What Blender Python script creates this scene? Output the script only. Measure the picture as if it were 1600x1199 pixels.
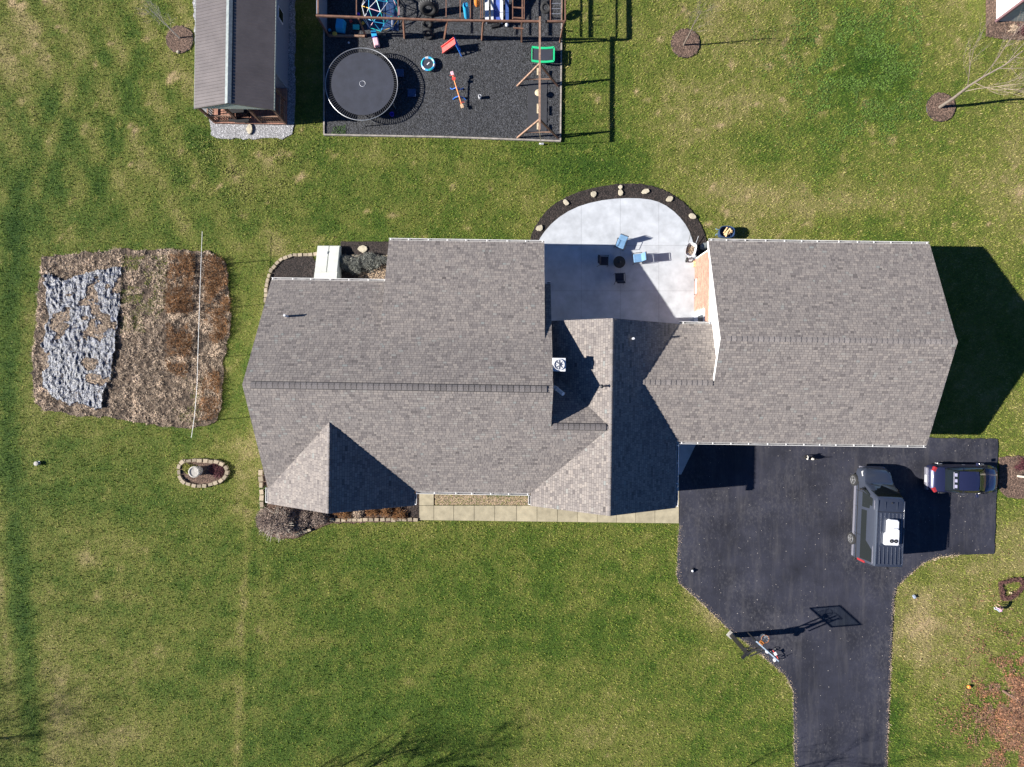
import bpy, math, random
import numpy as np
from mathutils import Vector, Matrix
random.seed(7); rng = np.random.default_rng(11)
R = math.radians
scene = bpy.context.scene
for o in list(bpy.data.objects): bpy.data.objects.remove(o)
COL = scene.collection
# ------------------------------------------------------------------ camera, world, sun
H, F = 38.8, 930.0                      # flying height in metres, focal length in photo pixels
cam = bpy.data.cameras.new('camera'); camo = bpy.data.objects.new('camera', cam); COL.objects.link(camo)
cam.sensor_width = 36; cam.lens = 36 * F / 1600; cam.clip_end = 2000; cam.clip_start = 0.5
camo.location = (0, 0, H); camo.rotation_euler = (0, 0, 0); scene.camera = camo
SUN_EL, SUN_SHADOW = 28.9, 4.6          # elevation; shadows fall towards +x, turned 4.6 deg to +y
w = bpy.data.worlds.new('World'); scene.world = w; w.use_nodes = True
nt = w.node_tree; bg = nt.nodes['Background']; sky = nt.nodes.new('ShaderNodeTexSky')
sky.sky_type = 'NISHITA'; sky.sun_disc = False; sky.sun_elevation = R(SUN_EL)
sky.sun_rotation = R(270 - SUN_SHADOW); sky.air_density = 0.75; sky.dust_density = 0.0; sky.ozone_density = 10.0
nt.links.new(sky.outputs[0], bg.inputs[0]); bg.inputs[1].default_value = 0.05
sd = bpy.data.lights.new('sun', 'SUN'); sd.energy = 5.0; sd.angle = R(0.53); sd.color = (1.0, 0.95, 0.87)
so = bpy.data.objects.new('sun', sd); COL.objects.link(so)
ce = math.cos(R(SUN_EL))
sdir = Vector((ce * math.cos(R(SUN_SHADOW)), ce * math.sin(R(SUN_SHADOW)), -math.sin(R(SUN_EL))))
so.rotation_euler = sdir.to_track_quat('-Z', 'Y').to_euler()
vs = scene.view_settings; vs.view_transform = 'Standard'; vs.look = 'None'; vs.exposure = 1.3; vs.gamma = 1; vs.use_curve_mapping = False

# ------------------------------------------------------------------ helpers
def P(u, v, z=0.0):                     # photo reading -> metres at height z
    k = (H - z) / F
    return Vector(((u - 800) * k, (599.5 - v) * k, z))
def P2(u, v, z=0.0):
    p = P(u, v, z); return (p.x, p.y)
def polyP(pts, z=0.0): return [P2(u, v, z) for u, v in pts]

def tag(o, label=None, cat=None, group=None, kind=None):
    if label: o['label'] = label
    if cat: o['category'] = cat
    if group: o['group'] = group
    if kind: o['kind'] = kind
    return o
def thing(name, label, cat, loc=(0, 0, 0), rz=0.0, group=None):
    o = bpy.data.objects.new(name, None); COL.objects.link(o); o.empty_display_size = 0.2
    o.location = loc; o.rotation_euler = (0, 0, rz)
    return tag(o, label, cat, group)
def copy_tree(o, parent=None):
    c = o.copy(); COL.objects.link(c); c.parent = parent
    for ch in list(o.children): copy_tree(ch, c)
    return c

class MB:
    def __init__(s): s.v = []; s.f = []; s.t = []; s.m = []; s.tone = 0.5; s.mi = 0
    def add(s, vs_, fs_):
        n = len(s.v); s.v += [tuple(p) for p in vs_]
        for f in fs_: s.f.append(tuple(i + n for i in f)); s.t.append(s.tone); s.m.append(s.mi)
    def box(s, c, d, rz=0.0, tilt=None, taper=1.0):
        hx, hy, hz = d[0] / 2, d[1] / 2, d[2] / 2
        pts = []
        M = Matrix.Rotation(rz, 3, 'Z')
        if tilt is not None: M = M @ tilt
        for z in (-1, 1):
            k = taper if z > 0 else 1.0
            for x, y in ((-1, -1), (1, -1), (1, 1), (-1, 1)):
                pts.append(Vector(c) + M @ Vector((x * hx * k, y * hy * k, z * hz)))
        s.add(pts, [(3, 2, 1, 0), (4, 5, 6, 7), (0, 1, 5, 4), (1, 2, 6, 5), (2, 3, 7, 6), (3, 0, 4, 7)]); return s
    def bar(s, a, b, wd, th=None):
        a = Vector(a); b = Vector(b); th = th or wd; d = (b - a); L = d.length
        if L < 1e-6: return s
        q = d.to_track_quat('X', 'Z').to_matrix()
        s.box(tuple((a + b) / 2), (L, wd, th), 0, q); return s
    def tube(s, pts, r, n=6, caps=True):
        pts = [Vector(p) for p in pts]; rs = r if isinstance(r, (list, tuple)) else [r] * len(pts)
        vsx = []; fsx = []
        for i, p in enumerate(pts):
            d = (pts[min(i + 1, len(pts) - 1)] - pts[max(i - 1, 0)])
            if d.length < 1e-9: d = Vector((0, 0, 1))
            d.normalize(); a = d.orthogonal() if i == 0 else (a - d * a.dot(d))
            if a.length < 1e-6: a = d.orthogonal()
            a.normalize(); b = d.cross(a)
            for k in range(n):
                t = 2 * math.pi * k / n; vsx.append(p + (a * math.cos(t) + b * math.sin(t)) * rs[i])
        for i in range(len(pts) - 1):
            for k in range(n):
                k2 = (k + 1) % n; fsx.append((i * n + k, i * n + k2, (i + 1) * n + k2, (i + 1) * n + k))
        if caps: fsx.append(tuple(range(n - 1, -1, -1))); fsx.append(tuple((len(pts) - 1) * n + k for k in range(n)))
        s.add(vsx, fsx); return s
    def ring(s, c, R0, r, n=24, m=6, M=None, closed=True, a0=0, a1=2 * math.pi):
        vsx = []; fsx = []; M = M or Matrix.Identity(3)
        N = n if closed else n + 1
        for i in range(N):
            t = a0 + (a1 - a0) * i / n
            for k in range(m):
                q = 2 * math.pi * k / m; rr = R0 + r * math.cos(q)
                vsx.append(Vector(c) + M @ Vector((rr * math.cos(t), rr * math.sin(t), r * math.sin(q))))
        for i in range(n):
            j = (i + 1) % N
            for k in range(m):
                k2 = (k + 1) % m; fsx.append((i * m + k, j * m + k, j * m + k2, i * m + k2))
        s.add(vsx, fsx); return s
    def lathe(s, c, prof, n=20, M=None):
        vsx = []; fsx = []; M = M or Matrix.Identity(3)
        for (r, z) in prof:
            for k in range(n):
                t = 2 * math.pi * k / n; vsx.append(Vector(c) + M @ Vector((r * math.cos(t), r * math.sin(t), z)))
        for i in range(len(prof) - 1):
            for k in range(n):
                k2 = (k + 1) % n; fsx.append((i * n + k, i * n + k2, (i + 1) * n + k2, (i + 1) * n + k))
        fsx.append(tuple(range(n - 1, -1, -1))); fsx.append(tuple((len(prof) - 1) * n + k for k in range(n)))
        s.add(vsx, fsx); return s
    def prism(s, poly, z0, z1):
        n = len(poly); A = sum(poly[i][0] * poly[(i + 1) % n][1] - poly[(i + 1) % n][0] * poly[i][1] for i in range(n))
        if A < 0: poly = poly[::-1]
        f0 = z0 if callable(z0) else (lambda x, y: z0); f1 = z1 if callable(z1) else (lambda x, y: z1)
        vsx = [(x, y, f0(x, y)) for x, y in poly] + [(x, y, f1(x, y)) for x, y in poly]
        fsx = [tuple(range(n - 1, -1, -1)), tuple(range(n, 2 * n))] + [(i, (i + 1) % n, n + (i + 1) % n, n + i) for i in range(n)]
        s.add(vsx, fsx); return s
    def sphere(s, c, r, n=10, sc=(1, 1, 1), M=None):
        prof = [(max(1e-3, math.sin(math.pi * i / n)) * r, -math.cos(math.pi * i / n) * r) for i in range(n + 1)]
        M = (M or Matrix.Identity(3)) @ Matrix.Diagonal(sc); return s.lathe(c, prof, n + 4, M)
    def build(s, name, mats, parent=None, smooth=False, loc=None, bevel=0, kind=None):
        me = bpy.data.meshes.new(name); me.from_pydata(s.v, [], s.f)
        mats = mats if isinstance(mats, (list, tuple)) else [mats]
        for m in mats: me.materials.append(m)
        if len(mats) > 1: me.polygons.foreach_set('material_index', s.m)
        at = me.attributes.new('tone', 'FLOAT', 'FACE'); at.data.foreach_set('value', s.t)
        if smooth:
            me.polygons.foreach_set('use_smooth', [True] * len(s.f))
            try: me.set_sharp_from_angle(angle=R(38))
            except Exception: pass
        me.update()
        o = bpy.data.objects.new(name, me); COL.objects.link(o)
        if parent: o.parent = parent
        if loc is not None: o.location = loc
        if bevel:
            b = o.modifiers.new('bevel', 'BEVEL'); b.width = bevel; b.segments = 2; b.limit_method = 'ANGLE'
        if kind: o['kind'] = kind
        return o
def structure(o): o['kind'] = 'structure'; return o

# ------------------------------------------------------------------ materials
def mat(name, col, rough=0.8, metal=0.0, var=0.12, vscale=6.0, bump=0.0, bscale=40.0, col2=None, tonemix=0.0, coat=0.0, spec=0.5, rand=0.0, dist=0.02, trans=0.0):
    m = bpy.data.materials.new(name); m.use_nodes = True; n = m.node_tree.nodes; l = m.node_tree.links
    b = n['Principled BSDF']; b.inputs['Roughness'].default_value = rough; b.inputs['Metallic'].default_value = metal
    b.inputs['Specular IOR Level'].default_value = spec
    if coat: b.inputs['Coat Weight'].default_value = coat; b.inputs['Coat Roughness'].default_value = 0.06
    if trans: b.inputs['Transmission Weight'].default_value = trans
    tc = n.new('ShaderNodeTexCoord')
    no = n.new('ShaderNodeTexNoise'); no.inputs['Scale'].default_value = vscale; no.inputs['Detail'].default_value = 6; no.inputs['Roughness'].default_value = 0.65
    l.new(tc.outputs['Object'], no.inputs['Vector'])
    c2 = col2 or tuple(max(0, c * (1 - 2.2 * var)) for c in col); c1 = col if col2 else tuple(min(1, c * (1 + 1.2 * var)) for c in col)
    mx = n.new('ShaderNodeMix'); mx.data_type = 'RGBA'
    mr = n.new('ShaderNodeMapRange'); mr.inputs[1].default_value = 0.32; mr.inputs[2].default_value = 0.68
    l.new(no.outputs['Fac'], mr.inputs[0]); l.new(mr.outputs[0], mx.inputs[0])
    mx.inputs[6].default_value = (*c1, 1); mx.inputs[7].default_value = (*c2, 1)
    out = mx.outputs[2]
    if tonemix or rand:
        hs = n.new('ShaderNodeHueSaturation'); l.new(out, hs.inputs['Color'])
        mm = n.new('ShaderNodeMapRange'); k = tonemix or rand
        mm.inputs[3].default_value = 1 - k; mm.inputs[4].default_value = 1 + k
        if tonemix:
            a = n.new('ShaderNodeAttribute'); a.attribute_name = 'tone'; l.new(a.outputs['Fac'], mm.inputs[0])
        else:
            a = n.new('ShaderNodeObjectInfo'); l.new(a.outputs['Random'], mm.inputs[0])
        l.new(mm.outputs[0], hs.inputs['Value']); out = hs.outputs[0]
    l.new(out, b.inputs['Base Color'])
    if bump:
        n2 = n.new('ShaderNodeTexNoise'); n2.inputs['Scale'].default_value = bscale; n2.inputs['Detail'].default_value = 5
        l.new(tc.outputs['Object'], n2.inputs['Vector'])
        bp = n.new('ShaderNodeBump'); bp.inputs['Strength'].default_value = bump; bp.inputs['Distance'].default_value = dist
        l.new(n2.outputs['Fac'], bp.inputs['Height']); l.new(bp.outputs[0], b.inputs['Normal'])
    return m
def ramp_attr_mat(name, attr, stops, rough=0.9, noise=0.25, nscale=3.0, bump=0.0, bscale=30, dist=0.03, spec=0.2, tr=0.0):
    m = bpy.data.materials.new(name); m.use_nodes = True; n = m.node_tree.nodes; l = m.node_tree.links
    b = n['Principled BSDF']; b.inputs['Roughness'].default_value = rough; b.inputs['Specular IOR Level'].default_value = spec
    a = n.new('ShaderNodeAttribute'); a.attribute_name = attr
    tc = n.new('ShaderNodeTexCoord'); no = n.new('ShaderNodeTexNoise'); no.inputs['Scale'].default_value = nscale; no.inputs['Detail'].default_value = 8; no.inputs['Roughness'].default_value = 0.75
    l.new(tc.outputs['Object'], no.inputs['Vector'])
    ma = n.new('ShaderNodeMath'); ma.operation = 'MULTIPLY_ADD'; ma.inputs[1].default_value = 2 * noise; l.new(no.outputs['Fac'], ma.inputs[0])
    s2 = n.new('ShaderNodeMath'); s2.operation = 'SUBTRACT'; s2.inputs[1].default_value = noise; l.new(a.outputs['Fac'], s2.inputs[0]); l.new(s2.outputs[0], ma.inputs[2])
    r = n.new('ShaderNodeValToRGB'); l.new(ma.outputs[0], r.inputs[0]); e = r.color_ramp.elements
    e[0].position, e[0].color = stops[0][0], (*stops[0][1], 1); e[1].position, e[1].color = stops[-1][0], (*stops[-1][1], 1)
    for p, c in stops[1:-1]:
        q = e.new(p); q.color = (*c, 1)
    l.new(r.outputs[0], b.inputs['Base Color'])
    if tr:
        pass
    if bump:
        n2 = n.new('ShaderNodeTexNoise'); n2.inputs['Scale'].default_value = bscale; n2.inputs['Detail'].default_value = 6; n2.inputs['Roughness'].default_value = 0.7
        l.new(tc.outputs['Object'], n2.inputs['Vector'])
        bp = n.new('ShaderNodeBump'); bp.inputs['Strength'].default_value = bump; bp.inputs['Distance'].default_value = dist
        l.new(n2.outputs['Fac'], bp.inputs['Height']); l.new(bp.outputs[0], b.inputs['Normal'])
    return m

SHINGLE = ramp_attr_mat('asphalt_shingle', 'tone', [(0.0, (0.085, 0.076, 0.074)), (0.3, (0.150, 0.134, 0.130)), (0.55, (0.203, 0.182, 0.171)), (0.8, (0.252, 0.223, 0.203)), (1.0, (0.205, 0.213, 0.205))], noise=0.06, nscale=4, bump=0.35, bscale=90, dist=0.008)
DECK = mat('roof_underlay', (0.040, 0.037, 0.036), 0.95)
WHITE = mat('white_trim', (0.78, 0.77, 0.75), 0.45, var=0.04)
SIDING = mat('white_siding', (0.80, 0.79, 0.76), 0.55, var=0.03)
BRICK = mat('red_brick', (0.42, 0.225, 0.165), 0.85, tonemix=0.25, vscale=12, var=0.1)
MORTAR = mat('mortar', (0.66, 0.62, 0.58), 0.95)
GLASS = mat('window_glass', (0.03, 0.04, 0.05), 0.06, var=0.0, spec=0.8)
CONC = mat('patio_concrete', (0.415, 0.435, 0.465), 0.85, var=0.10, vscale=1.0, bump=0.15, bscale=60, rand=0.03, dist=0.004)
WALKC = mat('walk_concrete', (0.335, 0.295, 0.205), 0.88, var=0.11, vscale=2.2, bump=0.2, bscale=60, rand=0.07, dist=0.005)
STONE = mat('edging_stone', (0.34, 0.28, 0.20), 0.9, var=0.2, vscale=9, bump=0.5, bscale=25, rand=0.28)
FLAG = mat('flagstone', (0.46, 0.41, 0.31), 0.9, var=0.15, vscale=7, bump=0.4, bscale=20, rand=0.15)
MULCHG = mat('mulch_ground', (0.020, 0.016, 0.015), 0.95, var=0.35, vscale=9, bump=1.0, bscale=22, dist=0.05)
MULCH = mat('mulch_chips', (0.036, 0.027, 0.024), 0.95, tonemix=0.75)
BROWNG = mat('brown_mulch_ground', (0.10, 0.062, 0.045), 0.95, var=0.35, vscale=9, bump=1.0, bscale=22, dist=0.05)
BROWNM = mat('brown_mulch_chips', (0.135, 0.088, 0.066), 0.95, tonemix=0.7)
RUBBERG = mat('rubber_mulch_ground', (0.030, 0.031, 0.034), 0.9, var=0.3, vscale=10, bump=1.0, bscale=18, dist=0.05)
RUBBER = mat('rubber_mulch', (0.040, 0.042, 0.048), 0.75, tonemix=0.8)
GRAVG = mat('gravel_ground', (0.25, 0.25, 0.26), 0.95, var=0.3, vscale=20, bump=1, bscale=30)
GRAV = mat('gravel', (0.40, 0.40, 0.42), 0.85, tonemix=0.5)
TANG = mat('pea_gravel_ground', (0.20, 0.16, 0.11), 0.95, var=0.3, vscale=20, bump=1, bscale=30)
TANP = mat('pea_gravel', (0.34, 0.25, 0.17), 0.85, tonemix=0.6)
WOODP = mat('brown_timber', (0.17, 0.085, 0.055), 0.8, var=0.2, vscale=5, rand=0.15)
WOODL = mat('weathered_timber', (0.26, 0.16, 0.11), 0.85, var=0.2, vscale=5, rand=0.1)
DECKW = mat('deck_timber', (0.34, 0.17, 0.12), 0.8, var=0.15, vscale=5, rand=0.15)
LOG = mat('split_log', (0.62, 0.42, 0.22), 0.85, var=0.25, vscale=8, rand=0.2)
BARK = mat('bark', (0.19, 0.155, 0.125), 0.9, var=0.2, vscale=14)
PALEB = mat('pale_bark', (0.48, 0.43, 0.36), 0.9, var=0.2, vscale=14)
BLACKM = mat('black_metal', (0.018, 0.018, 0.020), 0.45, var=0.1)
TYRE = mat('tyre_rubber', (0.018, 0.018, 0.019), 0.85, var=0.2, vscale=12)
RIM = mat('alloy', (0.55, 0.55, 0.56), 0.35, metal=0.8, var=0.05)
NAVY = mat('navy_paint', (0.020, 0.024, 0.066), 0.32, metal=0.35, var=0.03, coat=1.0)
SLATE = mat('slate_blue_paint', (0.050, 0.060, 0.088), 0.33, metal=0.4, var=0.03, coat=0.9)
SILVER = mat('silver_cladding', (0.24, 0.24, 0.29), 0.4, metal=0.5, var=0.05)
CARGL = mat('tinted_glass', (0.010, 0.013, 0.014), 0.05, var=0.0, spec=0.8)
GREENGL = mat('screen_glass', (0.045, 0.062, 0.045), 0.08, var=0.1, spec=0.8)
DARKP = mat('dark_plastic', (0.02, 0.02, 0.022), 0.6)
REDL = mat('tail_lamp', (0.28, 0.025, 0.03), 0.2, var=0.05, coat=0.5)
LAMPW = mat('head_lamp', (0.60, 0.60, 0.60), 0.15, var=0.05, coat=0.5)
PLW = mat('white_plastic', (0.60, 0.61, 0.64), 0.4, var=0.03)
PLB = mat('blue_plastic', (0.02, 0.14, 0.55), 0.4, var=0.05)
PLC = mat('cyan_plastic', (0.03, 0.35, 0.62), 0.4, var=0.05)
PLT = mat('teal_plastic', (0.03, 0.45, 0.42), 0.4, var=0.05)
PLR = mat('red_plastic', (0.62, 0.07, 0.06), 0.4, var=0.05)
PLO = mat('orange_plastic', (0.80, 0.25, 0.05), 0.4, var=0.05)
PLK = mat('pink_plastic', (0.70, 0.42, 0.48), 0.4, var=0.05)
PLG = mat('green_plastic', (0.02, 0.50, 0.20), 0.4, var=0.05)
PLY = mat('yellow_plastic', (0.65, 0.42, 0.06), 0.4, var=0.05)
PLP = mat('purple_plastic', (0.10, 0.05, 0.50), 0.4, var=0.05)
DKBLUE = mat('dark_blue_plastic', (0.03, 0.06, 0.14), 0.4, var=0.05)
TRMAT = mat('trampoline_fabric', (0.026, 0.030, 0.046), 0.75, var=0.12, vscale=1.5)
STEEL = mat('galvanised_steel', (0.42, 0.43, 0.45), 0.4, metal=0.7, var=0.1)
CUSH = mat('blue_cushion', (0.13, 0.25, 0.41), 0.9, var=0.08, vscale=4)
TABLET = mat('dark_wicker', (0.03, 0.027, 0.025), 0.8)
ROOFM = mat('brown_metal_roof', (0.130, 0.113, 0.110), 0.42, metal=0.25, var=0.08, vscale=1.2, spec=0.5)
SHEDW = mat('grey_siding', (0.20, 0.22, 0.27), 0.6, var=0.05)
SAGE = mat('sage_siding', (0.36, 0.40, 0.36), 0.6, var=0.05)
PURPT = mat('plum_trim', (0.16, 0.09, 0.10), 0.6, var=0.05)
BULK = mat('cream_steel', (0.60, 0.61, 0.56), 0.5, var=0.05, vscale=3)
TARP = mat('black_plastic_sheet', (0.045, 0.054, 0.085), 0.42, var=0.7, vscale=6, spec=0.6, bump=0.9, bscale=16, dist=0.05)
STRAW = mat('dry_straw', (0.46, 0.355, 0.26), 0.95, tonemix=0.6, vscale=0.8, var=0.15)
RUST = mat('dead_rusty_stems', (0.20, 0.095, 0.035), 0.95, tonemix=0.55, vscale=1.5, var=0.2)
GSHRUB = mat('grey_green_needles', (0.17, 0.175, 0.155), 0.9, tonemix=0.6)
TWIG = mat('twigs', (0.26, 0.20, 0.165), 0.9, tonemix=0.4)
LEAF = mat('fallen_leaves', (0.25, 0.105, 0.045), 0.9, tonemix=0.75, vscale=1.4, col2=(0.17, 0.105, 0.075))
YGREEN = mat('yellow_green_leaves', (0.22, 0.22, 0.035), 0.85, tonemix=0.5)
MAROON = mat('maroon_leaves', (0.10, 0.028, 0.035), 0.85, tonemix=0.5)
CGREEN = mat('clover_leaves', (0.060, 0.125, 0.022), 0.85, tonemix=0.5)
SKIN = mat('skin', (0.55, 0.34, 0.25), 0.6); HAIR = mat('dark_hair', (0.02, 0.014, 0.012), 0.7)
PINKC = mat('pink_top', (0.70, 0.36, 0.55), 0.9); JEAN = mat('pale_jeans', (0.28, 0.32, 0.42), 0.9)
FURB = mat('black_fur', (0.012, 0.011, 0.012), 0.8, var=0.2); FURW = mat('white_fur', (0.70, 0.66, 0.58), 0.8)
CONCP = mat('concrete_pedestal', (0.38, 0.36, 0.33), 0.9, var=0.2, vscale=7, bump=0.5)

# ------------------------------------------------------------------ numpy noise and scatter
def vnoise(x, y, sc, seed=0):
    x = np.asarray(x) / sc + 137.3 * seed; y = np.asarray(y) / sc + 71.7 * seed
    xi = np.floor(x).astype(np.int64); yi = np.floor(y).astype(np.int64); fx = x - xi; fy = y - yi
    fx = fx * fx * (3 - 2 * fx); fy = fy * fy * (3 - 2 * fy)
    def h(a, b):
        n = (a * 374761393 + b * 668265263 + seed * 974634777) & 0xffffffff
        n = ((n ^ (n >> 13)) * 1274126177) & 0xffffffff; return ((n ^ (n >> 16)) & 0xffff) / 65535.0
    return (h(xi, yi) * (1 - fx) + h(xi + 1, yi) * fx) * (1 - fy) + (h(xi, yi + 1) * (1 - fx) + h(xi + 1, yi + 1) * fx) * fy
def fbm(x, y, sc, seed=0, oc=4):
    r = 0; a = 1; t = 0
    for i in range(oc): r = r + a * vnoise(x, y, sc / 2 ** i, seed + i); t += a; a *= 0.55
    return r / t
def inpoly(x, y, poly):
    ins = np.zeros(np.shape(x), bool); n = len(poly); j = n - 1
    for i in range(n):
        xi, yi = poly[i]; xj, yj = poly[j]
        if yi != yj:
            ins ^= ((yi > y) != (yj > y)) & (x < (xj - xi) * (y - yi) / (yj - yi) + xi)
        j = i
    return ins
def fast_mesh(name, V, Fc, tone, m, extra=None):
    me = bpy.data.meshes.new(name); nv, nf = len(V), len(Fc); k = Fc.shape[1]
    me.vertices.add(nv); me.vertices.foreach_set('co', np.ascontiguousarray(V, np.float32).ravel())
    me.loops.add(nf * k); me.loops.foreach_set('vertex_index', np.ascontiguousarray(Fc, np.int32).ravel())
    me.polygons.add(nf); me.polygons.foreach_set('loop_start', np.arange(0, nf * k, k, dtype=np.int32))
    try: me.polygons.foreach_set('loop_total', np.full(nf, k, np.int32))
    except Exception: pass
    me.update(calc_edges=True)
    if tone is not None:
        at = me.attributes.new('tone', 'FLOAT', 'FACE'); at.data.foreach_set('value', np.ascontiguousarray(tone, np.float32))
    for kx, val in (extra or {}).items():
        at = me.attributes.new(kx, 'FLOAT', 'POINT'); at.data.foreach_set('value', np.ascontiguousarray(val, np.float32))
    me.materials.append(m); o = bpy.data.objects.new(name, me); COL.objects.link(o); return o
def blades(name, pts, m, length=(0.06, 0.12), width=(0.012, 0.022), tilt=(25, 80), z=0.0, parent=None, tone=None, z_arr=None):
    """one bent sliver per point"""
    n = len(pts)
    if n == 0: return None
    L = rng.uniform(*length, n); W = rng.uniform(*width, n); a = rng.uniform(0, 2 * np.pi, n); t = np.radians(rng.uniform(*tilt, n))
    b = a + np.pi / 2 + rng.uniform(-0.6, 0.6, n)
    z0 = (np.full(n, z) if z_arr is None else z_arr)
    base = np.stack([pts[:, 0], pts[:, 1], z0], 1)
    side = np.stack([np.cos(b) * W / 2, np.sin(b) * W / 2, np.zeros(n)], 1)
    tip = base + np.stack([np.cos(a) * np.sin(t) * L, np.sin(a) * np.sin(t) * L, np.cos(t) * L], 1)
    V = np.empty((n * 3, 3)); V[0::3] = base - side; V[1::3] = base + side; V[2::3] = tip
    Fc = np.arange(n * 3).reshape(n, 3)
    o = fast_mesh(name, V, Fc, rng.random(n) if tone is None else tone, m); o['kind'] = 'stuff'
    if parent: o.parent = parent
    return o
def chips(name, pts, m, size=(0.03, 0.07), z=0.02, parent=None, flat=0.5, z_arr=None):
    """little tetra lumps"""
    n = len(pts); s = rng.uniform(*size, n); a = rng.uniform(0, 2 * np.pi, n); asp = rng.uniform(0.35, 0.9, n)
    T = np.array([[-.5, -.5, 0], [.5, -.4, 0], [.45, .5, 0], [-.5, .45, 0], [0, 0, .6]])
    V = np.repeat(T[None], n, 0) + rng.uniform(-.12, .12, (n, 5, 3))
    V[:, :, 1] *= asp[:, None]; V[:, :, 2] *= flat; V *= s[:, None, None]
    c, sn = np.cos(a)[:, None], np.sin(a)[:, None]; x = V[:, :, 0] * c - V[:, :, 1] * sn; y = V[:, :, 0] * sn + V[:, :, 1] * c
    V[:, :, 0] = x + pts[:, 0:1]; V[:, :, 1] = y + pts[:, 1:2]; V[:, :, 2] += z if z_arr is None else z_arr[:, None]
    Ft = np.array([[0, 1, 4], [1, 2, 4], [2, 3, 4], [3, 0, 4]])
    Fc = (Ft[None] + (np.arange(n) * 5)[:, None, None]).reshape(-1, 3)
    o = fast_mesh(name, V.reshape(-1, 3), Fc, np.repeat(rng.random(n), 4), m); o['kind'] = 'stuff'
    if parent: o.parent = parent
    return o
def rand_in(poly, n, holes=()):
    xs = [p[0] for p in poly]; ys = [p[1] for p in poly]
    x = rng.uniform(min(xs), max(xs), int(n)); y = rng.uniform(min(ys), max(ys), int(n))
    k = inpoly(x, y, poly)
    for h in holes: k &= ~inpoly(x, y, h)
    return np.stack([x[k], y[k]], 1)
def smooth_poly(pts, it=2):
    for _ in range(it):
        q = []
        for i in range(len(pts)):
            a = pts[i]; b = pts[(i + 1) % len(pts)]
            q += [(a[0] * .75 + b[0] * .25, a[1] * .75 + b[1] * .25), (a[0] * .25 + b[0] * .75, a[1] * .25 + b[1] * .75)]
        pts = q
    return pts
def rough_poly(pts, step=0.35, amp=0.05, seed=3):
    r = random.Random(seed); q = []
    for i in range(len(pts)):
        a = Vector(pts[i]); b = Vector(pts[(i + 1) % len(pts)]); n = max(1, int((b - a).length / step))
        for k in range(n):
            p = a.lerp(b, k / n); q.append((p.x + r.uniform(-amp, amp), p.y + r.uniform(-amp, amp)))
    return q
def sheet(name, poly, z, m, parent=None, depth=0.08):
    import mathutils
    mb = MB(); n = len(poly)
    A = sum(poly[i][0] * poly[(i + 1) % n][1] - poly[(i + 1) % n][0] * poly[i][1] for i in range(n))
    if A < 0: poly = poly[::-1]
    tris = mathutils.geometry.tessellate_polygon([[Vector((x, y, 0)) for x, y in poly]])
    vsx = [(x, y, z) for x, y in poly] + [(x, y, z - depth) for x, y in poly]; fsx = []
    for t in tris:
        a, b, c = [Vector(poly[i]) for i in t]
        fsx.append(tuple(t) if (b - a).cross(c - a) > 0 else tuple(reversed(t)))
    fsx += [(i, n + i, n + (i + 1) % n, (i + 1) % n) for i in range(n)]
    mb.add(vsx, fsx); return mb.build(name, m, parent)
def clip(poly, q):                       # Sutherland-Hodgman, q convex CCW
    out = poly
    for i in range(len(q)):
        a = q[i]; b = q[(i + 1) % len(q)]; src = out; out = []
        ex, ey = b[0] - a[0], b[1] - a[1]
        d = [ex * (p[1] - a[1]) - ey * (p[0] - a[0]) for p in src]
        for j in range(len(src)):
            k = (j + 1) % len(src)
            if d[j] >= 0: out.append(src[j])
            if (d[j] >= 0) != (d[k] >= 0):
                t = d[j] / (d[j] - d[k]); out.append((src[j][0] + (src[k][0] - src[j][0]) * t, src[j][1] + (src[k][1] - src[j][1]) * t))
        if len(out) < 3: return []
    return out
def ccw(p):
    n = len(p); A = sum(p[i][0] * p[(i + 1) % n][1] - p[(i + 1) % n][0] * p[i][1] for i in range(n))
    return p if A > 0 else p[::-1]

# ------------------------------------------------------------------ outlines read from the photograph (metres)
DRIVE = polyP([(1060, 640), (1450, 640), (1450, 684), (1559, 686), (1556, 780), (1553, 866), (1500, 867), (1466, 870), (1440, 881), (1415, 903), (1400, 917), (1396, 935), (1392, 1010), (1388, 1110), (1384, 1215), (1382, 1330), (1243, 1330), (1242, 1199), (1240, 1080), (1228, 1056), (1190, 1024), (1141, 985), (1100, 945), (1062, 912), (1058, 900), (1061, 820)])
PATIO = smooth_poly(polyP([(838, 385), (846, 368), (866, 345), (895, 326), (930, 315), (970, 310), (1010, 311), (1035, 318), (1058, 335), (1075, 357), (1083, 380), (1088, 400), (1091, 440), (1104, 530), (838, 530)]), 1)
PBED = smooth_poly(polyP([(826, 400), (828, 372), (838, 350), (860, 322), (895, 303), (930, 293), (970, 287), (1010, 288), (1045, 300), (1075, 322), (1092, 345), (1102, 368), (1108, 400), (1095, 410), (1060, 400), (840, 400)]), 1)
PLAY = polyP([(506, -60), (506, 210), (690, 214), (874, 220), (878, -60)])
GARDEN = rough_poly(polyP([(66, 402), (130, 395), (200, 390), (300, 392), (330, 394), (352, 410), (360, 470), (360, 510), (350, 560), (346, 640), (334, 662), (292, 669), (240, 664), (190, 655), (130, 650), (72, 642), (56, 632), (50, 570), (58, 500), (62, 440)]), 0.3, 0.10)
GRAVPAD = rough_poly(polyP([(328, 186), (331, 212), (345, 217), (440, 217), (455, 210), (460, 190), (462, -40), (300, -40), (310, 170)]), 0.3, 0.07)
NWBED = smooth_poly(polyP([(415, 470), (418, 440), (425, 420), (440, 405), (460, 399), (495, 398), (500, 470)]), 1)
NBED2 = polyP([(533, 378), (612, 378), (612, 440), (533, 440)])
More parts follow.
